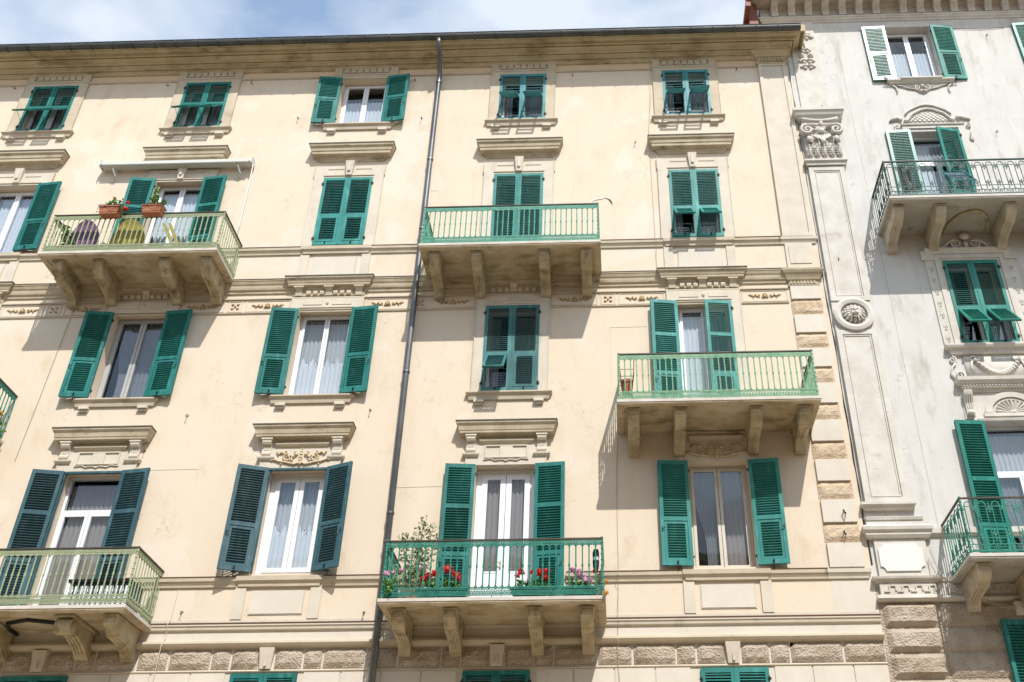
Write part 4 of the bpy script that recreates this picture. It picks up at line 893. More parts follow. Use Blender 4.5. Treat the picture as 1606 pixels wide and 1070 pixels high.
# capital
k = MB(); k.run([(0.06, 19.02), (0.16, 19.03), (0.17, 19.07), (0.22, 19.11), (0.26, 19.20), (0.28, 19.21), (0.28, 19.30), (0.0, 19.36)], 4.60, 5.20)
k.box(4.50, 5.30, -0.10, 0, 17.80, 19.02)
k.run([(0.06, 17.62), (0.12, 17.625), (0.13, 17.70), (0.17, 17.72), (0.17, 17.765), (0.06, 17.80)], 4.58, 5.20)
k.obj('capital', M['grey_trim'], gp)
k = MB(); cx = 4.90
k.tube([(cx+a*0.40, -0.20-0.05*(1-a*a), 18.98-0.12*(1-a*a)) for a in [i/6-1 for i in range(13)]], 0.045, 6)
k.tube([(cx+a*0.38, -0.17-0.04*(1-a*a), 18.90-0.14*(1-a*a)) for a in [i/6-1 for i in range(13)]], 0.02, 5)
for s_ in (-1, 1):
    for yy in (0, 0.07): k.spiral(cx+s_*0.33, 18.62, -0.23+yy, 0.15, 1.6, -s_, pi/2, 0.042, 30, 0.1)
    k.tube([(cx+s_*0.33, -0.21, 18.77), (cx+s_*0.24, -0.2, 18.80), (cx+s_*0.12, -0.17, 18.72)], 0.03, 5)
    k.tube([(cx+s_*0.30, -0.16, 18.42), (cx+s_*0.27, -0.15, 18.25), (cx+s_*0.30, -0.17, 18.34)], [0.05, 0.04, 0.05], 6); k.blob((cx+s_*0.31, -0.19, 18.36), (0.06, 0.05, 0.09), 8, 5)
    k.spiral(cx+s_*0.10, 18.55, -0.15, 0.07, 1.2, s_, pi/2, 0.022)
k.blob((cx, -0.24, 18.80), (0.055, 0.05, 0.11), 8, 6); k.blob((cx, -0.2, 18.60), (0.07, 0.05, 0.07), 8, 6)
for a in range(-4, 5):
    t = a/4; k.tube([(cx+t*0.10, -0.13, 18.40), (cx+t*0.17, -0.17, 18.44-0.10*(1-t*t)), (cx+t*0.2, -0.16, 18.50)], [0.03, 0.035, 0.02], 5)
k.blob((cx, -0.20, 18.28), (0.06, 0.05, 0.07), 8, 5)
Rr = random.Random(9)
for row_, (n_l, zb_, hh_) in enumerate(((5, 17.84, 0.34), (4, 17.98, 0.46))):     # two tiers of lobed leaves
    for i in range(n_l):
        x_ = 4.90+(i-(n_l-1)/2)*0.165; y_ = -0.105-0.02*(1-row_)
        k.tube([(x_, y_, zb_), (x_, y_-0.02, zb_+hh_*0.6), (x_, y_-0.05, zb_+hh_*0.9), (x_, y_-0.085, zb_+hh_)], [0.03, 0.028, 0.022, 0.016], 6)
        for q in range(4):
            for s_ in (-1, 1):
                z_ = zb_+hh_*(0.15+0.2*q); k.tube([(x_+s_*0.012, y_, z_), (x_+s_*0.05, y_-0.015, z_+0.035), (x_+s_*(0.072-0.008*q), y_+0.0, z_+0.05)], [0.016, 0.02, 0.007], 5)
k.obj('acanthus_carving', M['grey_trim'], gp, True)
# drops of carved flowers above the capital
k = MB(); cx = 4.90
for dz, wd in ((21.98, 0.27), (21.50, 0.14), (21.12, 0.20), (20.92, 0.19)):
    for s_ in (-1, 1):
        k.tube([(cx, -0.045, dz+0.02), (cx+s_*wd*0.45, -0.06, dz+0.05), (cx+s_*wd*0.8, -0.055, dz-0.02), (cx+s_*wd, -0.045, dz+0.01)], [0.03, 0.04, 0.03, 0.012], 6)
        k.blob((cx+s_*wd*0.35, -0.055, dz-0.05), (0.05, 0.03, 0.04), 7, 5)
for s_ in (-1, 1):
    k.blob((cx+s_*0.11, -0.06, 21.32), (0.075, 0.045, 0.075), 10, 6); k.blob((cx+s_*0.11, -0.10, 21.32), (0.03, 0.02, 0.03), 8, 5)
    k.blob((cx+s_*0.12, -0.055, 22.12), (0.09, 0.03, 0.06), 8, 5); k.blob((cx+s_*0.2, -0.055, 22.02), (0.05, 0.03, 0.05), 8, 5)
k.tube([(cx, -0.045, 22.2), (cx, -0.05, 21.6)], 0.02, 5); k.blob((cx, -0.06, 22.15), (0.05, 0.04, 0.08), 8, 5)
k.obj('flower_drop', M['grey_trim'], gp, True)
# base mouldings, plaque, key band
k = MB()
k.run([(0.06, 9.30), (0.10, 9.31), (0.12, 9.35), (0.15, 9.37), (0.15, 9.42), (0.06, 9.45)], P0+0.06, P1-0.06)
k.run([(0.06, 9.08), (0.10, 9.09), (0.115, 9.14), (0.06, 9.17)], P0+0.06, P1+0.06)
k.run([(0, 8.745), (0.10, 8.75), (0.13, 8.80), (0.13, 8.84), (0.17, 8.88), (0.18, 8.94), (0.14, 8.98), (0.08, 9.0), (0.08, 9.10), (0, 9.12)], 4.53, 5.40)
k.box(4.53, 5.42, -0.06, 0, 8.02, 8.745); k.obj('pilaster_base', M['grey_trim'], gp)
k = MB(); n0 = 0.085; a_, b_, z0_, z1_ = 4.575, 5.335, 8.15, 8.645
pts = []
for (cx_, cz_, a0) in ((a_, z0_, pi/2), (b_, z0_, pi), (b_, z1_, -pi/2), (a_, z1_, 0)):
    seg = [(cx_+n0*cos(a0-t), cz_+n0*sin(a0-t)) for t in [pi/2*i/5 for i in range(6)]]
    pts += seg
k.prism_y(pts, -0.085, -0.06); k.obj('plaque', M['plaque'], gp)
k = MB(); k.run([(0, 7.94), (0.09, 7.945), (0.10, 7.98), (0.14, 8.0), (0.15, 8.035), (0, 8.06)], 4.54, 5.40)
k.run([(0, 7.62), (0.09, 7.625), (0.12, 7.66), (0.11, 7.71), (0.08, 7.73), (0, 7.735)], 4.54, 5.40); k.box(4.50, 5.44, -0.075, 0, 7.735, 7.94)
k.run([(0, 8.79), (0.04, 8.80), (0.07, 8.84), (0.075, 8.94), (0, 8.97)], 5.45, G1, False); k.run([(0, 7.96), (0.05, 7.965), (0.07, 8.035), (0, 8.05)], 5.45, G1, False)
k.run([(0, 7.62), (0.05, 7.625), (0.08, 7.67), (0.05, 7.72), (0, 7.73)], 5.45, G1, False); k.box(5.45, G1, -0.03, 0, 7.735, 7.96)
k.obj('string_course', M['grey_trim'], gry)
k = MB(); x = 4.56
while x < 14:
    y_ = -0.078 if x < 5.3 else -0.033; t_ = 0.03
    if not (5.30 < x < 5.5):
        for (u0, u1, v0, v1) in ((0, 0.10, 7.775, 7.80), (0.08, 0.105, 7.80, 7.885), (0.105, 0.21, 7.875, 7.90), (0.19, 0.215, 7.80, 7.875)): k.box(x+u0, x+u1, y_-0.02, y_, v0, v1)
    x += 0.225
k.obj('greek_key_band', M['grey_trim'], gry)
k = MB(); z = 7.60; row = 0
while z > 0.6:
    rough_block(k, 4.50, 5.40, z-0.40, z-0.01, 0.08, seed=row+70)
    for (a, b) in ((5.44, 6.83), (8.17, 9.35), (9.38, 10.55), (11.9, 13.0), (13.03, 14.2)):
        rough_block(k, a, b, z-0.40, z-0.01, 0.05, seed=row+71)
    z -= 0.425; row += 1
k.obj('rusticated_block', M['rough_grey'], gry)
# carved surrounds
def gwin_surround(X, full=True):
    # top window
    k = MB(); k.box(X-0.70, X-0.565, -0.03, 0, 20.36, 22.36); k.box(X+0.565, X+0.70, -0.03, 0, 20.36, 22.36); k.box(X-0.565, X+0.565, -0.03, 0, 22.30, 22.44)
    so = k.obj('window_surround', M['grey_trim'], gry)
    k = MB(); k.run([(0, 20.24), (0.06, 20.245), (0.07, 20.29), (0.12, 20.31), (0.12, 20.345), (0, 20.355)], X-0.68, X+0.66)
    k.run([(0.0, 20.27), (0.09, 20.275), (0.10, 20.32), (0.15, 20.34), (0.15, 20.375), (0, 20.385)], X-0.34, X+0.34)
    k.obj('sill', M['grey_trim'], gry)
    k = MB()
    k.prism_y([(X-0.62, 20.24), (X-0.40, 20.12), (X-0.20, 20.08), (X-0.10, 19.98), (X-0.04, 19.97), (X, 19.90), (X+0.04, 19.97), (X+0.10, 19.98), (X+0.20, 20.08), (X+0.40, 20.12), (X+0.62, 20.24)], -0.03, 0)
    for s_ in (-1, 1):
        k.spiral(X+s_*0.11, 20.12, -0.035, 0.075, 1.3, -s_, pi/2, 0.02); k.tube([(X+s_*a, -0.03, b) for a, b in ((0.05, 19.99), (0.18, 20.07), (0.32, 20.10), (0.46, 20.17), (0.60, 20.22))], 0.016, 5)
        k.tube([(X+s_*0.70, -0.02, 20.24), (X+s_*0.62, -0.03, 20.14), (X+s_*0.60, -0.03, 20.0), (X+s_*0.63, -0.02, 19.93)], [0.025, 0.02, 0.018, 0.01], 5)
        k.blob((X+s_*0.05, -0.04, 20.0), (0.05, 0.03, 0.035), 7, 5)
    k.blob((X, -0.05, 20.16), (0.04, 0.03, 0.05), 7, 5); k.obj('apron_carving', M['grey_trim'], so, True)
    # lattice arch above the balcony door
    k = MB(); A = X-0.04; zb = 18.99
    k.box(X-0.70, X-0.562, -0.03, 0, 15.8, 18.78); k.box(X+0.562, X+0.70, -0.03, 0, 15.8, 18.78); k.box(X-0.70, X+0.70, -0.032, 0, 18.78, 18.90); k.run([(0.03, 18.86), (0.06, 18.865), (0.07, 18.90), (0.03, 18.92)], X-0.66, X+0.66)
    so = k.obj('window_surround', M['grey_trim'], gry)
    k = MB(); arcp = [(-0.58, 0.02), (-0.50, 0.04), (-0.44, 0.14), (-0.36, 0.25), (-0.24, 0.32), (-0.12, 0.38), (0, 0.40), (0.12, 0.38), (0.24, 0.32), (0.36, 0.25), (0.44, 0.14), (0.50, 0.04), (0.58, 0.02)]
    k.tube([(A+a, -0.03, zb+b) for a, b in arcp], 0.035, 6)
    k.tube([(A+a*1.2, -0.025, zb+b*1.25+0.05) for a, b in arcp[2:-2]], 0.022, 6)
    k.prism_y([(A+a*0.97, zb+b*0.95) for a, b in arcp], -0.012, 0)
    for i in range(-7, 8):
        for s_ in (-1, 1):
            pts_ = []
            for t in [j/10 for j in range(11)]:
                xx = i*0.105+s_*t*0.42; zz = t*0.42
                lim = 0.395*max(0, 1-(abs(xx)/0.52)**2.2)
                if zz <= lim and abs(xx) < 0.5: pts_.append((A+xx, -0.016, zb+0.01+zz))
            if len(pts_) > 1: k.tube([pts_[0], pts_[-1]], 0.009, 4)
    for s_ in (-1, 1):
        k.prism_y([(A+s_*0.66, zb+0.0), (A+s_*0.72, zb+0.06), (A+s_*0.93, zb+0.02), (A+s_*0.72, zb+0.22), (A+s_*0.60, zb+0.12)] [::s_], -0.05, 0)
        k.spiral(X+s_*0.80, 18.83, -0.03, 0.07, 1.4, -s_, pi/2, 0.02); k.spiral(X+s_*0.82, 18.40, -0.03, 0.05, 1.2, s_, pi/2, 0.02); k.tube([(X+s_*0.87, -0.02, 18.80), (X+s_*0.82, -0.02, 18.60), (X+s_*0.77, -0.02, 18.42)], 0.018, 5)
    k.obj('lattice_arch', M['grey_trim'], so, True)
    # middle window: eared surround with scroll pediment
    k = MB(); k.rect_frame(X-0.72, X+0.72, 12.74, 15.06, 0.10, -0.05, 0); k.rect_frame(X-0.615, X+0.615, 12.74, 14.96, 0.05, -0.03, 0)
    for s_ in (-1, 1):
        a, b = sorted((X+s_*0.725, X+s_*0.92)); k.box(a, b, -0.03, 0, 12.74, 15.10)
        a, b = sorted((X+s_*0.725, X+s_*0.98)); k.box(a, b, -0.06, 0, 14.92, 15.15)
        for i in range(7):
            zz = 12.95+i*0.29
            for q in (-0.03, 0, 0.03): k.blob((X+s_*0.82+q, -0.035, zz+abs(q)*0.5), (0.010, 0.014, 0.05), 5, 4)
            k.blob((X+s_*0.82, -0.035, zz-0.07), (0.03, 0.014, 0.012), 5, 4)
    k.run([(0.0, 15.07), (0.05, 15.075), (0.07, 15.12), (0.11, 15.15), (0.11, 15.19), (0, 15.21)], X-0.78, X+0.78)
    so = k.obj('window_surround', M['grey_trim'], gry)
    k = MB()
    for s_ in (-1, 1):
        k.spiral(X+s_*0.19, 15.33, -0.05, 0.12, 1.6, s_, -pi/2 if s_ < 0 else -pi/2, 0.03); k.tube([(X+s_*0.62, -0.03, 15.22), (X+s_*0.46, -0.04, 15.26), (X+s_*0.34, -0.05, 15.38), (X+s_*0.22, -0.05, 15.46)], [0.02, 0.03, 0.035, 0.03], 6)
        k.blob((X+s_*0.42, -0.03, 15.25), (0.05, 0.03, 0.03), 7, 5)
    k.blob((X, -0.06, 15.30), (0.05, 0.05, 0.10), 8, 6); k.blob((X, -0.09, 15.50), (0.11, 0.06, 0.09), 10, 6); k.obj('scroll_pediment', M['grey_trim'], so, True)
    k = MB(); k.run([(0, 12.56), (0.06, 12.565), (0.08, 12.60), (0.09, 12.66), (0.14, 12.68), (0.16, 12.72), (0.16, 12.755), (0, 12.765)], X-0.78, X+0.78); so = k.obj('sill', M['grey_trim'], gry)
    k = MB()      # garland panel and side scrolls
    k.box(X-0.62, X+0.62, -0.025, 0, 11.98, 12.56)
    for i in range(17):
        t = i/8-1; xx = X+t*0.42; zz = 12.12+0.30*t*t; r_ = 0.035+0.03*(1-t*t)
        k.blob((xx, -0.05, zz), (r_, 0.05, r_*0.95), 8, 5); k.blob((xx+0.02, -0.08, zz-r_*0.6), (r_*0.5, 0.03, r_*0.5), 6, 4)
    for s_ in (-1, 1):
        k.spiral(X+s_*0.45, 12.45, -0.04, 0.07, 1.2, -s_, 0, 0.025); k.tube([(X+s_*0.48, -0.04, 12.40), (X+s_*0.52, -0.04, 12.25), (X+s_*0.50, -0.03, 12.12)], [0.025, 0.02, 0.008], 5); k.blob((X+s_*0.36, -0.04, 12.44), (0.06, 0.02, 0.03), 6, 4)
        k.spiral(X+s_*0.84, 12.45, -0.03, 0.08, 1.5, s_, pi/2, 0.022); k.spiral(X+s_*0.76, 12.10, -0.03, 0.10, 1.5, -s_, -pi/2, 0.024)
        k.tube([(X+s_*0.80, -0.03, 12.37), (X+s_*0.88, -0.03, 12.28), (X+s_*0.93, -0.03, 12.12), (X+s_*0.86, -0.03, 12.0)], 0.024, 6)
    k.obj('garland', M['grey_trim'], so, True)
    k = MB(); k.run([(0, 11.70), (0.05, 11.705), (0.07, 11.76), (0.11, 11.77), (0.11, 11.83), (0.15, 11.845), (0.19, 11.90), (0.20, 11.97), (0, 11.99)], X-0.70, X+0.70)
    hd = k.obj('window_hood', M['grey_trim'], gry)
    k = MB()
    for i in range(27): k.blob((X-0.78+i*0.06, -0.125, 11.80), 0.02, 6, 4)
    k.obj('bead_row', M['grey_trim'], hd, True)
    for s_ in (-1, 1):
        k = MB(); xx = X+s_*0.74
        k.prism_x([(0, 11.18), (-0.05, 11.19), (-0.07, 11.30), (-0.08, 11.45), (-0.15, 11.60), (-0.16, 11.70), (0, 11.70)], xx-0.075, xx+0.075)
        for q in (-0.05, -0.01, 0.03): k.prism_x([(-0.06, 11.33), (-0.085, 11.34), (-0.095, 11.45), (-0.165, 11.60), (-0.17, 11.66), (-0.1, 11.66)], xx+q, xx+q+0.022)
        k.blob((xx, -0.08, 11.24), (0.07, 0.05, 0.055), 8, 5); k.obj('hood_bracket', M['grey_trim'], hd)
    k = MB(); k.box(X-0.85, X+0.85, -0.02, 0, 11.14, 11.70); k.run([(0, 11.07), (0.05, 11.075), (0.065, 11.12), (0.02, 11.15)], X-0.58, X+0.62)
    FX = X+0.06; n_ = 20
    for (r0, r1, yy) in ((0.40, 0.53, -0.06), (0.335, 0.36, -0.04)):
        b = len(k.v)
        for i in range(n_+1):
            a = pi*i/n_
            for r_, y_ in ((r0, -0.02), (r0, yy), (r1, yy), (r1, -0.02)): k.v.append((FX+r_*cos(a), y_, 11.24+r_*0.85*sin(a)))
        for i in range(n_):
            for q in range(3): a0 = b+i*4+q; k.f.append((a0, a0+4, a0+5, a0+1))
    for i in range(11):
        a = pi*(i+0.5)/11; k.tube([(FX+0.05*cos(a), -0.03, 11.26+0.04*sin(a)), (FX+0.33*cos(a), -0.045, 11.24+0.28*sin(a))], [0.008, 0.032], 6)
    k.box(FX-0.56, FX+0.56, -0.055, -0.02, 11.17, 11.24); k.blob((FX, -0.04, 11.26), (0.07, 0.03, 0.035), 8, 5)
    k.obj('fan_lunette', M['grey_trim'], hd)
    k = MB(); k.box(X-0.70, X-0.562, -0.025, 0, 8.06, 11.14); k.box(X+0.562, X+0.70, -0.025, 0, 8.06, 11.14); k.obj('window_surround', M['grey_trim'], gry)
for X in (GC, GC2): gwin_surround(X)
j = MB(); j.box(5.715, 5.721, -0.003, 0, 8.97, 22.56); j.obj('wall_joint', M['cable'], gry)
for i, X in enumerate((GC, GC2, GC2+3.7)):
    hi = 15.78 if X == GC else 16.6
    window(gry, X, 20.36, 22.30, GHW, seed=1+i, curt='half'); pair(gry, X, 20.36, 22.30, 'grey_green', 182, 185, rails=(0.5,), hw=GHW); stays(gry, X, 20.36, GHW)
    window(gry, X, hi, 18.70, GHW, seed=5+i, curt='half', transom=17.9); pair(gry, X, hi, 18.70, 'grey_green', 182 if X == GC else 0, 12 if X == GC else 0, rails=(0.33,), hw=GHW)
    window(gry, X, 12.79, 14.90, GHW, seed=9+i, curt='side'); pair(gry, X, 12.79, 14.90, 'grey_green', 0, 0, 37, 37, hw=GHW)
    window(gry, X, 8.05, 11.07, GHW, seed=13+i, curt='grey', transom=10.1); pair(gry, X, 8.05, 11.07, 'grey_green', 175, 172, rails=(0.3, 0.60), hw=GHW)
    window(gry, X, 4.6, 7.28, GHW, seed=17+i, curt='side'); pair(gry, X, 4.6, 7.28, 'green', 175, 172, hw=GHW)
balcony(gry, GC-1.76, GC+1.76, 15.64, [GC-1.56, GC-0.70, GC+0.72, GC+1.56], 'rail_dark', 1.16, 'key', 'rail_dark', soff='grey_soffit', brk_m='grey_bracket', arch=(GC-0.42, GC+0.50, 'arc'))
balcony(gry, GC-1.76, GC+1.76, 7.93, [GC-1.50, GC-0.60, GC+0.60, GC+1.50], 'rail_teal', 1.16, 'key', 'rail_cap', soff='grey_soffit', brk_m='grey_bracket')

# ---------------------------------------------------------------- building across the street (seen only as reflection)
opp = empty('apartment_building', (0, -24, 0), 'ochre house across the street, behind the photographer, reflected in the window panes', 'building')
OY = -20.0; oh = []
for i in range(-7, 8):
    for z in (1.0, 4.8, 8.6, 12.4): oh.append((i*3.6-0.6, i*3.6+0.6, z, z+2.2))
w = MB(); wall_with_holes(w, -28, 28, 0, 16.4, oh, 0.0, 0.3); w.v = [(x, OY-y, z) for x, y, z in w.v]; w.obj('wall', M['opp'], opp)
MB().box(-28, 28, OY-12, OY-0.8, 0.1, 16.38).obj('dark_room_backing', M['room'], opp)
for (px, pz) in [((h[0]+h[1])/2, h[2]) for h in oh]:
    place(cached('os', lambda: MB().rect_frame(-0.6, 0.6, 0, 2.2, 0.07, -0.22, -0.18).box(-0.04, 0.04, -0.22, -0.18, 0.07, 2.13).box(-1.2, -0.62, 0.01, 0.05, 0, 2.2).box(0.62, 1.2, 0.01, 0.05, 0, 2.2).mesh('window', M['dark'])), 'window', opp, (px, OY, pz))
k = MB(); k.run([(0, 15.9), (0.2, 15.95), (0.3, 16.2), (0.7, 16.3), (0.75, 16.6), (0, 16.7)], -28, 28); k.v = [(x, OY-y, z) for x, y, z in k.v]; k.obj('cornice', M['trim'], opp)
k = MB(); k.prism_x([(OY+0.7, 16.62), (OY-6, 18.4), (OY-12.5, 16.62)], -28.5, 28.5); k.obj('roof', M['tile'], opp)

# ---------------------------------------------------------------- awning over the left balcony
aw = empty('awning', (X2, 0, 18.0), 'closed white roller awning in its long cassette above the upper left balcony', 'awning')
k = MB(); ax0, ax1 = -11.55, -8.08
k.prism_x([(-0.06, 18.19), (-0.20, 18.165), (-0.235, 18.13), (-0.235, 18.06), (-0.19, 18.02), (-0.06, 18.03)], ax0, ax1); k.obj('cassette', M['awning'], aw)
MB().box(ax0-0.02, ax0, -0.245, -0.05, 18.01, 18.20).box(ax1, ax1+0.02, -0.245, -0.05, 18.01, 18.20).obj('end_cap', M['awning'], aw)
k = MB(); k.tube([(ax0+0.06, -0.235, 18.03), (ax1-0.06, -0.235, 18.03)], 0.022, 6); k.obj('front_bar', M['awning'], aw)
for x in (ax0+0.3, ax1-0.3): MB().box(x-0.04, x+0.04, -0.08, 0, 17.98, 18.24).tube([(x-0.0, -0.20, 17.96), (x+0.06, -0.10, 17.80), (x, -0.02, 17.72)], 0.018, 5).obj('wall_bracket', M['steel'], aw)
MB().tube([(ax1+0.03, -0.16, 18.02), (ax1+0.045, -0.15, 17.2), (ax1+0.04, -0.13, 16.2), (ax1+0.02, -0.09, 15.92), (ax1+0.10, -0.06, 15.84), (ax1+0.09, -0.05, 15.70)], 0.006, 5).obj('crank_rod', M['steel'], aw)

# ---------------------------------------------------------------- plants, pots and furniture on the balconies
def leaves(mb, c, spread, n, size, R, flat=1.0):
    for _ in range(n):
        while True:
            p = Vector((R.uniform(-1, 1), R.uniform(-1, 1), R.uniform(-1, 1)))
            if p.length < 1: break
        q = Vector(c)+Vector((p.x*spread[0], p.y*spread[1], p.z*spread[2])); s_ = size*R.uniform(0.6, 1.3)
        e = Euler((R.uniform(0, 6.3), R.uniform(0, 6.3), R.uniform(0, 6.3))).to_matrix()
        pts = [e @ Vector(v)*s_ for v in ((0, -1, 0), (0.5, -0.1, 0.12), (0.32, 0.7, 0.05), (0, 1.0, 0), (-0.32, 0.7, 0.05), (-0.5, -0.1, 0.12))]
        mb.poly([tuple(q+v) for v in pts])
def plant(name, label, cat, pot, stems, blooms=(), leafmat='leaf', nl=14, ls=0.035, seed=1, group=None, potmat='terracotta', spread=0.07):
    """pot = (x,y,z,w,d,h,shape); stems = list of tip points; blooms = [(x,y,z,r,colour)]"""
    R = random.Random(seed); x, y, z, w_, d_, h_, shape = pot
    root = empty(name, (x, y, z), label, cat, group)
    k = MB()
    if shape == 'box':
        k.quadbox([(x-w_/2*0.86, y-d_/2*0.8, z), (x+w_/2*0.86, y-d_/2*0.8, z), (x+w_/2*0.86, y+d_/2*0.8, z), (x-w_/2*0.86, y+d_/2*0.8, z), (x-w_/2, y-d_/2, z+h_), (x+w_/2, y-d_/2, z+h_), (x+w_/2, y+d_/2, z+h_), (x-w_/2, y+d_/2, z+h_)])
        k.box(x-w_/2-0.012, x+w_/2+0.012, y-d_/2-0.012, y-d_/2, z+h_-0.03, z+h_); k.box(x-w_/2-0.012, x+w_/2+0.012, y+d_/2, y+d_/2+0.012, z+h_-0.03, z+h_)
    else:
        k.lathe([(0.0, z), (w_*0.34, z), (w_*0.46, z+h_*0.82), (w_*0.52, z+h_*0.82), (w_*0.52, z+h_), (w_*0.43, z+h_), (w_*0.42, z+h_*0.9), (0, z+h_*0.9)], x, y, 12)
    k.obj('planter' if shape == 'box' else 'pot', M[potmat], root)
    st = MB(); lf = MB()
    for i, tp in enumerate(stems):
        b = (x+R.uniform(-0.35, 0.35)*w_, y+R.uniform(-0.2, 0.2)*d_, z+h_*0.9); t_ = Vector(tp); mid = (Vector(b)+t_)/2+Vector((R.uniform(-.04, .04), R.uniform(-.04, .04), 0.03))
        st.tube([b, tuple(mid), tuple(t_)], [0.008, 0.006, 0.003], 5)
        for u in (0.35, 0.6, 0.85, 1.0): q = Vector(b).lerp(t_, u); leaves(lf, q, (spread, spread, spread), nl//3 or 1, ls, R)
    st.obj('stem', M['stem'], root); lf.obj('foliage', M[leafmat], root)
    cols = {}
    for bx, by, bz, r_, c_ in blooms: cols.setdefault(c_, []).append((bx, by, bz, r_))
    for c_, L_ in cols.items():
        for (bx, by, bz, r_) in L_:
            f = MB(); r_ *= 1.2; leaves(f, (bx, by, bz), (r_, r_, r_*0.8), 60, r_*0.42, R); f.blob((bx, by, bz), r_*0.72, 7, 5); f.obj('flower', M[c_], root)
    return root
YF = -1.02
# upper left balcony: two clip-on planters on the rail
zr = 15.74
plant('flower_box', 'terracotta window box with red geraniums, clipped to the upper left balcony rail', 'planter', (-10.29, -1.23, zr-0.13, 0.42, 0.19, 0.20, 'box'), [(-10.35, -1.2, zr+0.28), (-10.25, -1.25, zr+0.3), (-10.15, -1.2, zr+0.22), (-10.05, -1.22, zr+0.12), (-10.4, -1.2, zr+0.2), (-10.02, -1.25, zr+0.0)],
      [(-10.30, -1.22, zr+0.36, 0.03, 'orange'), (-9.97, -1.25, zr+0.20, 0.035, 'red'), (-9.96, -1.27, zr+0.02, 0.045, 'red'), (-10.12, -1.22, zr+0.33, 0.018, 'pink')], seed=4, nl=27, ls=0.035, group='window boxes clipped to the upper left rail')
plant('flower_box', 'terracotta window box with one tall green plant, clipped to the upper left balcony rail', 'planter', (-9.40, -1.23, zr-0.12, 0.42, 0.19, 0.20, 'box'), [(-9.48, -1.2, zr+0.50), (-9.46, -1.22, zr+0.62), (-9.42, -1.2, zr+0.42), (-9.50, -1.22, zr+0.33), (-9.22, -1.18, zr+0.28)], seed=5, nl=24, ls=0.045, spread=0.05, group='window boxes clipped to the upper left rail')
for x0 in (-10.29, -9.40):
    k = MB(); k.tube([(x0-0.22, -1.34, zr-0.12), (x0-0.22, -1.34, zr+0.08), (x0+0.22, -1.34, zr+0.08), (x0+0.22, -1.34, zr-0.12)], 0.006, 4, closed=True); k.tube([(x0-0.22, -1.34, zr+0.08), (x0-0.22, -1.12, zr+0.08), (x0-0.22, -1.10, zr-0.05)], 0.006, 4); k.tube([(x0+0.22, -1.34, zr+0.08), (x0+0.22, -1.12, zr+0.08), (x0+0.22, -1.10, zr-0.05)], 0.006, 4)
    k.tube([(x0-0.22, -1.34, zr-0.02), (x0-0.08, -1.34, zr+0.05), (x0+0.08, -1.34, zr-0.05), (x0+0.22, -1.34, zr+0.05)], 0.005, 4)
    o = k.obj('planter_holder', M['iron']); tag(o, 'black wire holder around the terracotta box %s' % ('of red geraniums' if x0 < -10 else 'with the tall green plant'), 'holder', 'wire holders of the rail planters'); center_mesh(o)
def chair(x, y, z, m, label, w_=0.62):
    root = empty('garden_chair', (x, y, z), label, 'chair', 'garden chairs on the upper left balcony')
    k = MB(); n = 18; pts = [(x+w_/2*cos(pi*i/n)*(1.0), z+0.38+0.62*sin(pi*i/n)**0.8) for i in range(n+1)]
    k.prism_y(pts, y+0.0, y+0.05); k.v = [(a, b-0.10*(1-((a-x)/(w_/2))**2), c) for a, b, c in k.v]; k.obj('backrest', M[m], root)
    s_ = MB(); s_.box(x-w_/2+0.03, x+w_/2-0.03, y+0.02, y+0.46, z+0.38, z+0.43); s_.obj('seat', M[m], root)
    for sx in (-1, 1):
        for sy in (0.04, 0.42): MB().tube([(x+sx*0.24, y+sy, z+0.38), (x+sx*0.27, y+sy, z)], 0.014, 6).obj('leg', M['darkgreen'], root)
    return root
zf = 14.755
chair(-10.90, -0.86, zf, 'purple', 'rounded purple garden chair on the upper left balcony behind the railing'); chair(-9.98, -0.86, zf, 'yellow', 'rounded mustard yellow garden chair on the upper left balcony behind the railing', 0.70)
k = empty('deck_chair', (-9.2, -0.6, zf), 'folded deck chair with yellow slats leaning by the upper left balcony door', 'chair')
for q in (-0.06, 0.06): MB().quadbox([(-9.05+q, -0.55, zf+0.42), (-8.98+q, -0.55, zf+0.42), (-8.98+q, -0.50, zf+0.42), (-9.05+q, -0.50, zf+0.42), (-9.42+q, -0.62, zf+1.15), (-9.35+q, -0.62, zf+1.15), (-9.35+q, -0.57, zf+1.15), (-9.42+q, -0.57, zf+1.15)]).obj('slat', M['yellow'], k)
for q in (0.02, 0.32): MB().tube([(-9.30+q, -0.3, zf+0.9), (-9.15+q, -0.75, zf)], 0.014, 6).obj('leg', M['steel'], k)
MB().box(-9.32, -8.9, -0.72, -0.35, zf+0.40, zf+0.43).obj('seat', M['yellow'], k)
plant('potted_plant', 'broad dark leaved plant climbing at the left corner of the upper left balcony', 'plant', (-11.28, -0.85, zf, 0.26, 0.26, 0.25, 'pot'), [(-11.38, -0.9, zf+0.92), (-11.25, -0.85, zf+0.80), (-11.12, -0.8, zf+0.62), (-11.05, -0.85, zf+0.5), (-11.3, -0.85, zf+0.6)], seed=6, nl=9, ls=0.075, spread=0.07)
plant('potted_plant', 'low green plant beside the purple chair on the upper left balcony', 'plant', (-10.42, -0.75, zf, 0.24, 0.24, 0.22, 'pot'), [(-10.5, -0.75, zf+0.5), (-10.35, -0.75, zf+0.45), (-10.28, -0.8, zf+0.4)], seed=8, nl=9, ls=0.05)
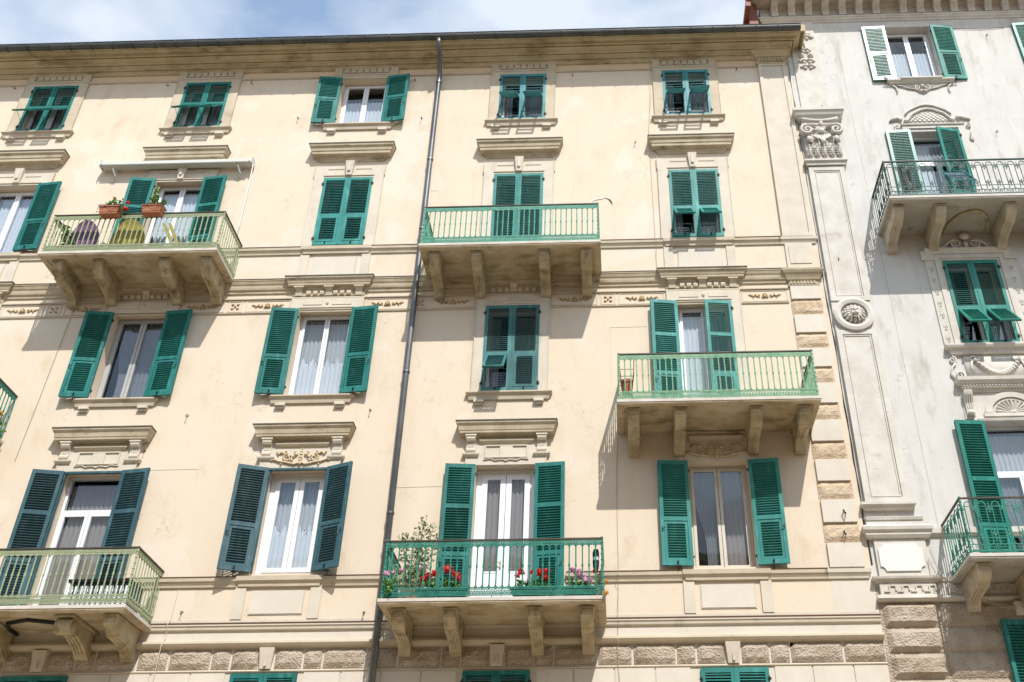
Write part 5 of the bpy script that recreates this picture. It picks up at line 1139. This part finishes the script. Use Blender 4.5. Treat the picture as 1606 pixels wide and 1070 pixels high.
# lower centre balcony
z4 = 7.385
plant('potted_shrub', 'tall variegated shrub in a pot at the left end of the lower centre balcony', 'plant', (-3.40, -0.62, z4, 0.36, 0.36, 0.32, 'pot'),
      [(-3.40+0.07*i-0.30, -0.62+0.05*(i % 3), z4+0.7+0.12*((i*5) % 7)) for i in range(10)]+[(-3.28, -0.6, z4+1.58), (-3.22, -0.6, z4+1.48), (-3.66, -0.6, z4+1.33), (-3.13, -0.6, z4+1.45), (-3.36, -0.62, z4+1.3)], [(-3.55, -0.8, z4+0.62, 0.035, 'pink'), (-3.20, -0.8, z4+0.66, 0.035, 'pink')], 'leaf_pale', 42, 0.036, 11, spread=0.10)
plant('geranium_planter', 'planter of pink flowers trailing green leaves at the left corner of the lower centre balcony', 'planter', (-3.66, -1.0, z4+0.02, 0.26, 0.15, 0.14, 'box'), [(-3.70, -1.18, z4+0.30), (-3.62, -1.2, z4+0.24), (-3.64, -1.22, z4+0.12), (-3.58, -1.15, z4+0.3), (-3.72, -1.15, z4+0.2)], [(-3.73, -1.12, z4+0.44, 0.045, 'pink'), (-3.62, -1.12, z4+0.46, 0.03, 'pink')], group='flower planters behind the lower centre railing', seed=12, nl=24, ls=0.035, potmat='darkgreen')
plant('geranium_planter', 'planter of large red geraniums left of the white door on the lower centre balcony', 'planter', (-2.80, YF, z4+0.02, 0.85, 0.16, 0.15, 'box'), [(-3.08, YF, z4+0.30), (-2.95, YF, z4+0.32), (-2.80, YF, z4+0.34), (-2.68, YF, z4+0.3), (-2.55, YF, z4+0.28), (-2.86, YF, z4+0.22)],
      [(-3.05, YF-0.03, z4+0.42, 0.055, 'red'), (-2.95, YF-0.03, z4+0.46, 0.05, 'red'), (-2.74, YF-0.03, z4+0.53, 0.075, 'red'), (-2.60, YF-0.03, z4+0.44, 0.06, 'red'), (-2.56, YF-0.03, z4+0.37, 0.05, 'red'), (-3.13, YF-0.03, z4+0.36, 0.045, 'red')], group='flower planters behind the lower centre railing', seed=13, nl=36, ls=0.035, potmat='darkgreen')
plant('geranium_planter', 'planter of scattered red geraniums right of the white door on the lower centre balcony', 'planter', (-1.32, YF, z4+0.02, 0.75, 0.16, 0.15, 'box'), [(-1.55, YF, z4+0.30), (-1.42, YF, z4+0.28), (-1.30, YF, z4+0.34), (-1.18, YF, z4+0.34), (-1.06, YF, z4+0.28)],
      [(-1.53, YF-0.03, z4+0.46, 0.05, 'red'), (-1.60, YF-0.03, z4+0.40, 0.04, 'red'), (-1.36, YF-0.03, z4+0.46, 0.03, 'red'), (-1.22, YF-0.03, z4+0.45, 0.065, 'red'), (-1.12, YF-0.03, z4+0.47, 0.05, 'red'), (-1.13, YF-0.03, z4+0.36, 0.05, 'red')], group='flower planters behind the lower centre railing', seed=14, nl=36, ls=0.035, potmat='darkgreen')
plant('geranium_planter', 'planter of pale pink flowers near the right end of the lower centre balcony', 'planter', (-0.58, YF, z4+0.02, 0.55, 0.16, 0.15, 'box'), [(-0.72, YF, z4+0.30), (-0.60, YF, z4+0.30), (-0.50, YF, z4+0.26), (-0.42, YF, z4+0.2)],
      [(-0.70, YF-0.03, z4+0.50, 0.04, 'pink'), (-0.62, YF-0.03, z4+0.44, 0.06, 'pink'), (-0.55, YF-0.03, z4+0.38, 0.055, 'pink'), (-0.45, YF-0.03, z4+0.30, 0.055, 'pink')], group='flower planters behind the lower centre railing', seed=15, nl=36, ls=0.035, potmat='darkgreen')
plant('potted_plant', 'potted plant with a single red bloom in the right corner of the lower centre balcony', 'plant', (-0.27, -0.95, z4, 0.2, 0.2, 0.18, 'pot'), [(-0.30, -1.0, z4+0.36), (-0.24, -1.0, z4+0.40), (-0.22, -0.95, z4+0.30)], [(-0.33, -1.03, z4+0.47, 0.035, 'red'), (-0.14, -1.22, z4+0.22, 0.03, 'orange'), (-0.155, -1.23, z4+0.02, 0.035, 'orange')], 'leaf_pale', 14, 0.035, 16)
k = empty('hanging_pot', (-0.31, -1.0, 7.85), 'black hanging pot with a pale middle inside the right end of the lower centre railing', 'lantern')  # a dark hanging pot with a pale band, not a lamp
MB().lathe([(0.0, 8.24), (0.04, 8.235), (0.055, 8.18), (0.055, 8.10)], -0.31, -1.0, 10).obj('cap', M['black'], k); MB().lathe([(0.052, 8.10), (0.052, 8.04)], -0.31, -1.0, 10).obj('pale_band', M['steel'], k); MB().lathe([(0.056, 8.04), (0.05, 7.94), (0.03, 7.84), (0.0, 7.83)], -0.31, -1.0, 10).tube([(-0.31, -1.0, 8.22), (-0.31, -1.1, 8.36)], 0.006, 5).obj('holder', M['black'], k)
# right balcony: pot on a tall stand
k = empty('plant_stand', (0.29, -0.9, 11.04), 'thin iron plant stand in the left corner of the green railed right balcony', 'stand')
c_ = MB()
for sx in (-1, 1):
    for sy in (-1, 1): c_.tube([(0.29+sx*0.10, -0.9+sy*0.10, 11.04), (0.29+sx*0.085, -0.9+sy*0.085, 11.35), (0.29+sx*0.13, -0.9+sy*0.12, 11.75), (0.29+sx*0.14, -0.9+sy*0.12, 11.98)], 0.008, 5)
c_.tube([(0.16, -1.02, 11.75), (0.42, -1.02, 11.75), (0.42, -0.78, 11.75), (0.16, -0.78, 11.75)], 0.007, 4, closed=True); c_.obj('frame', M['rust'], k)
MB().box(0.20, 0.38, -0.99, -0.81, 11.28, 11.30).obj('shelf', M['rust'], k)
pt = MB().lathe([(0.0, 11.302), (0.075, 11.302), (0.10, 11.50), (0.115, 11.50), (0.115, 11.56), (0.09, 11.56), (0.0, 11.53)], 0.29, -0.9, 12).obj('flower_pot', M['terracotta']); tag(pt, 'empty terracotta pot on the thin stand of the right balcony', 'pot'); center_mesh(pt)
# lower left balcony: slatted white box with dark lid
k = empty('storage_box', (-8.6, -0.6, 7.365), 'white slatted box with a dark lid at the right end of the lower left balcony', 'box')
MB().box(-9.12, -8.06, -0.86, -0.30, 7.86, 7.91).obj('lid', M['black'], k)
c_ = MB(); c_.box(-9.10, -8.08, -0.80, -0.32, 7.375, 7.86); bdy = c_.obj('body', M['dark'], k)
c_ = MB()
for i in range(12): x = -9.05+i*0.085; c_.box(x-0.022, x+0.022, -0.835, -0.805, 7.40, 7.80); c_.blob((x, -0.82, 7.72), (0.034, 0.02, 0.045), 7, 5)
c_.box(-9.10, -8.08, -0.835, -0.80, 7.38, 7.42); c_.obj('slats', M['white'], bdy)
# grey block, upper balcony: folding table frame and iron lattice
k = empty('folding_table', (7.4, -0.85, 15.73), 'pale blue folding table frame leaning behind the dark railing of the grey block', 'table')
MB().quadbox([(7.22, -1.02, 16.25), (7.62, -1.02, 16.25), (7.62, -1.0, 16.25), (7.22, -1.0, 16.25), (7.08, -0.85, 16.62), (7.50, -0.85, 16.62), (7.50, -0.83, 16.62), (7.08, -0.83, 16.62)]).obj('table_top', M['dark'], k)
MB().tube([(7.22, -1.03, 16.23), (7.64, -1.03, 16.23), (7.50, -0.86, 16.64), (7.06, -0.86, 16.64)], 0.016, 6, closed=True).obj('frame', M['teal_metal'], k)
for q in (0, 0.44): MB().tube([(7.06+q, -0.86, 16.62), (7.20+q, -0.90, 15.74)], 0.014, 6).obj('leg', M['teal_metal'], k); MB().tube([(7.24+q*0.9, -1.0, 16.25), (7.00+q, -0.70, 15.74)], 0.014, 6).obj('leg', M['teal_metal'], k)
c_ = MB()
for i in range(8): c_.tube([(6.08+i*0.04, -1.03, 15.80), (6.08+i*0.04, -1.03, 16.62)], 0.007, 4)
for j_ in range(16): c_.tube([(6.08, -1.03, 15.83+j_*0.05), (6.12, -1.04, 15.86+j_*0.05), (6.2, -1.03, 15.81+j_*0.05), (6.28, -1.04, 15.86+j_*0.05), (6.36, -1.03, 15.83+j_*0.05)], 0.008, 4)
o = c_.obj('iron_lattice', M['iron']); tag(o, 'dense black iron lattice panel fixed inside the upper railing of the grey block', 'lattice'); center_mesh(o)
# centre balcony upper: dry frond and white spout
c_ = MB(); c_.tube([(-0.32, -1.05, 15.86), (-0.20, -1.06, 15.90), (-0.10, -1.08, 15.89)], [0.012, 0.02, 0.014], 6); c_.tube([(-0.32, -1.05, 15.82), (-0.32, -1.05, 15.93)], 0.008, 5)
o = c_.obj('rail_clip', M['white']); tag(o, 'small white clip on top of the upper centre handrail at its right end', 'clip'); center_mesh(o)
c_ = MB(); c_.tube([(-0.10, -1.09, 15.89), (-0.02, -1.10, 15.885), (0.05, -1.10, 15.84), (0.085, -1.10, 15.76), (0.09, -1.10, 15.69)], [0.006, 0.014, 0.02, 0.016, 0.004], 6, flat=0.5)
for i in range(7): c_.tube([(0.0+i*0.013, -1.10, 15.87-i*0.018), (0.0+i*0.013+0.02, -1.10, 15.83-i*0.024)], [0.007, 0.002], 4)
o = c_.obj('dry_frond', M['stem']); tag(o, 'drooping dark dry frond sticking out past the right end of the upper centre railing', 'frond'); center_mesh(o)
# far left balcony corner plant
plant('potted_plant', 'orange flowering plant trailing over the corner of the balcony at the left edge', 'plant', (-11.95, -0.5, 11.04, 0.26, 0.26, 0.22, 'pot'), [(-11.70, -0.3, 11.45), (-11.78, -0.4, 11.40), (-11.62, -0.25, 11.3), (-11.60, -0.2, 11.16)], [(-11.72, -0.32, 11.48, 0.05, 'orange'), (-11.85, -0.4, 11.42, 0.05, 'orange')], seed=21, nl=12, ls=0.04)

# ---------------------------------------------------------------- hooks, cables and pipes on the walls
def hook(x, z, root=bei):
    MB().tube([(x, 0, z+0.03), (x, -0.07, z+0.02), (x, -0.085, z-0.03), (x+0.01, -0.05, z-0.05)], 0.007, 5).tube([(x-0.015, -0.01, z), (x+0.015, -0.01, z+0.03)], 0.007, 5).obj('wall_hook', M['rust'], root)
for x, z in ((-0.79, 20.86), (3.175, 20.90), (-4.63, 20.82), (-10.71, 20.86), (-8.64, 20.87), (-14.52, 20.90)): hook(x, z)
for x, z in ((-7.3, 19.6), (-4.35, 19.5), (-8.2, 11.5), (-4.65, 11.55), (0.66, 18.55), (-4.3, 7.55), (-7.45, 7.6), (-8.85, 10.75)): hook(x, z)
for x, z in ((5.05, 19.55), (8.9, 18.6), (9.4, 21.9), (4.80, 15.0), (5.2, 11.3), (4.65, 7.5)): hook(x, z, gry)
for x, z in ((4.10, 9.25), (4.05, 8.85)): MB().tube([(x, -0.06, z+0.05), (x-0.03, -0.12, z+0.03), (x, -0.13, z-0.05), (x+0.02, -0.07, z)], 0.014, 5).obj('wall_hook', M['iron'], bei)
def cable(pts, r=0.0045, m='cable', root=bei):
    k = MB(); k.tube(pts, r, 5); k.obj('cable', M[m], root)
cable([(1.12, -0.62, 21.62), (1.10, -0.30, 21.45), (1.09, -0.12, 21.2), (1.07, -0.06, 20.0), (1.02, -0.02, 19.4), (0.98, -0.02, 18.9), (0.99, -0.01, 17.4), (1.0, -0.01, 15.7), (1.03, -0.13, 15.5), (1.0, -0.02, 15.2), (1.0, -0.02, 14.92)])
cable([(-11.15, -0.02, 14.3), (-11.2, -0.02, 13.0), (-11.24, -0.015, 11.9), (-11.3, -0.015, 10.6)], 0.006)
cable([(0.10, -0.01, 10.9), (0.06, -0.01, 9.9), (0.06, -0.01, 8.3), (0.05, -0.13, 8.15), (0.05, -0.01, 7.9), (0.04, -0.10, 7.4), (0.03, -0.03, 7.2), (0.03, -0.13, 7.0), (0.03, -0.06, 6.6), (0.06, -0.02, 6.0)])
cable([(-7.6, -0.01, 8.03), (-7.62, -0.01, 7.5), (-7.62, -0.10, 7.38), (-7.63, -0.03, 7.2), (-7.63, -0.13, 7.0), (-7.66, -0.06, 6.6), (-7.68, -0.02, 6.3)], 0.007, 'pale_trim')
def joint(pts): k = MB(); k.tube(pts, 0.0035, 4); k.obj('plaster_joint', M['trim'], bei)
joint([(-4.0, -0.002, 9.92), (-3.15, -0.002, 9.93)]); joint([(-2.98, -0.002, 17.3), (-2.98, -0.002, 16.75), (-3.8, -0.002, 16.74)]); joint([(0.0, -0.002, 13.4), (0.0, -0.002, 12.1)]); joint([(0.0, -0.002, 13.4), (0.75, -0.002, 13.41)]); joint([(-8.68, -0.002, 10.36), (-7.75, -0.002, 10.37), (-7.74, -0.002, 10.1)]); joint([(-3.95, -0.002, 17.22), (-3.78, -0.002, 17.22)])
cable([(5.45, -0.12, 8.5), (5.50, -0.25, 8.0), (5.70, -0.30, 7.75), (6.0, -0.30, 7.60), (6.4, -0.2, 7.50), (6.75, -0.1, 7.47)], 0.008, 'cable', gry); cable([(5.40, -0.09, 8.35), (5.46, -0.25, 7.95), (5.70, -0.28, 7.70), (6.0, -0.30, 7.56), (6.4, -0.2, 7.46), (6.75, -0.1, 7.44)], 0.008, 'cable', gry)
cable([(8.6, -0.02, 22.2), (9.35, -0.02, 22.15), (9.9, -0.02, 22.2)], 0.007, 'rust', gry)
MB().box(6.68, 6.95, -0.12, 0, 7.35, 7.58).obj('junction_box', M['smooth_block'], gry)
# uneven seam between the two blocks
k = MB(); R = random.Random(2); pts = []
for i in range(46): pts.append((4.435+R.uniform(-0.012, 0.012), -0.004, 8.3+i*0.29))
k.tube(pts, [R.choice((0.004, 0.006, 0.009, 0.016)) for _ in pts], 5); k.obj('wall_crack', M['iron'], gry)
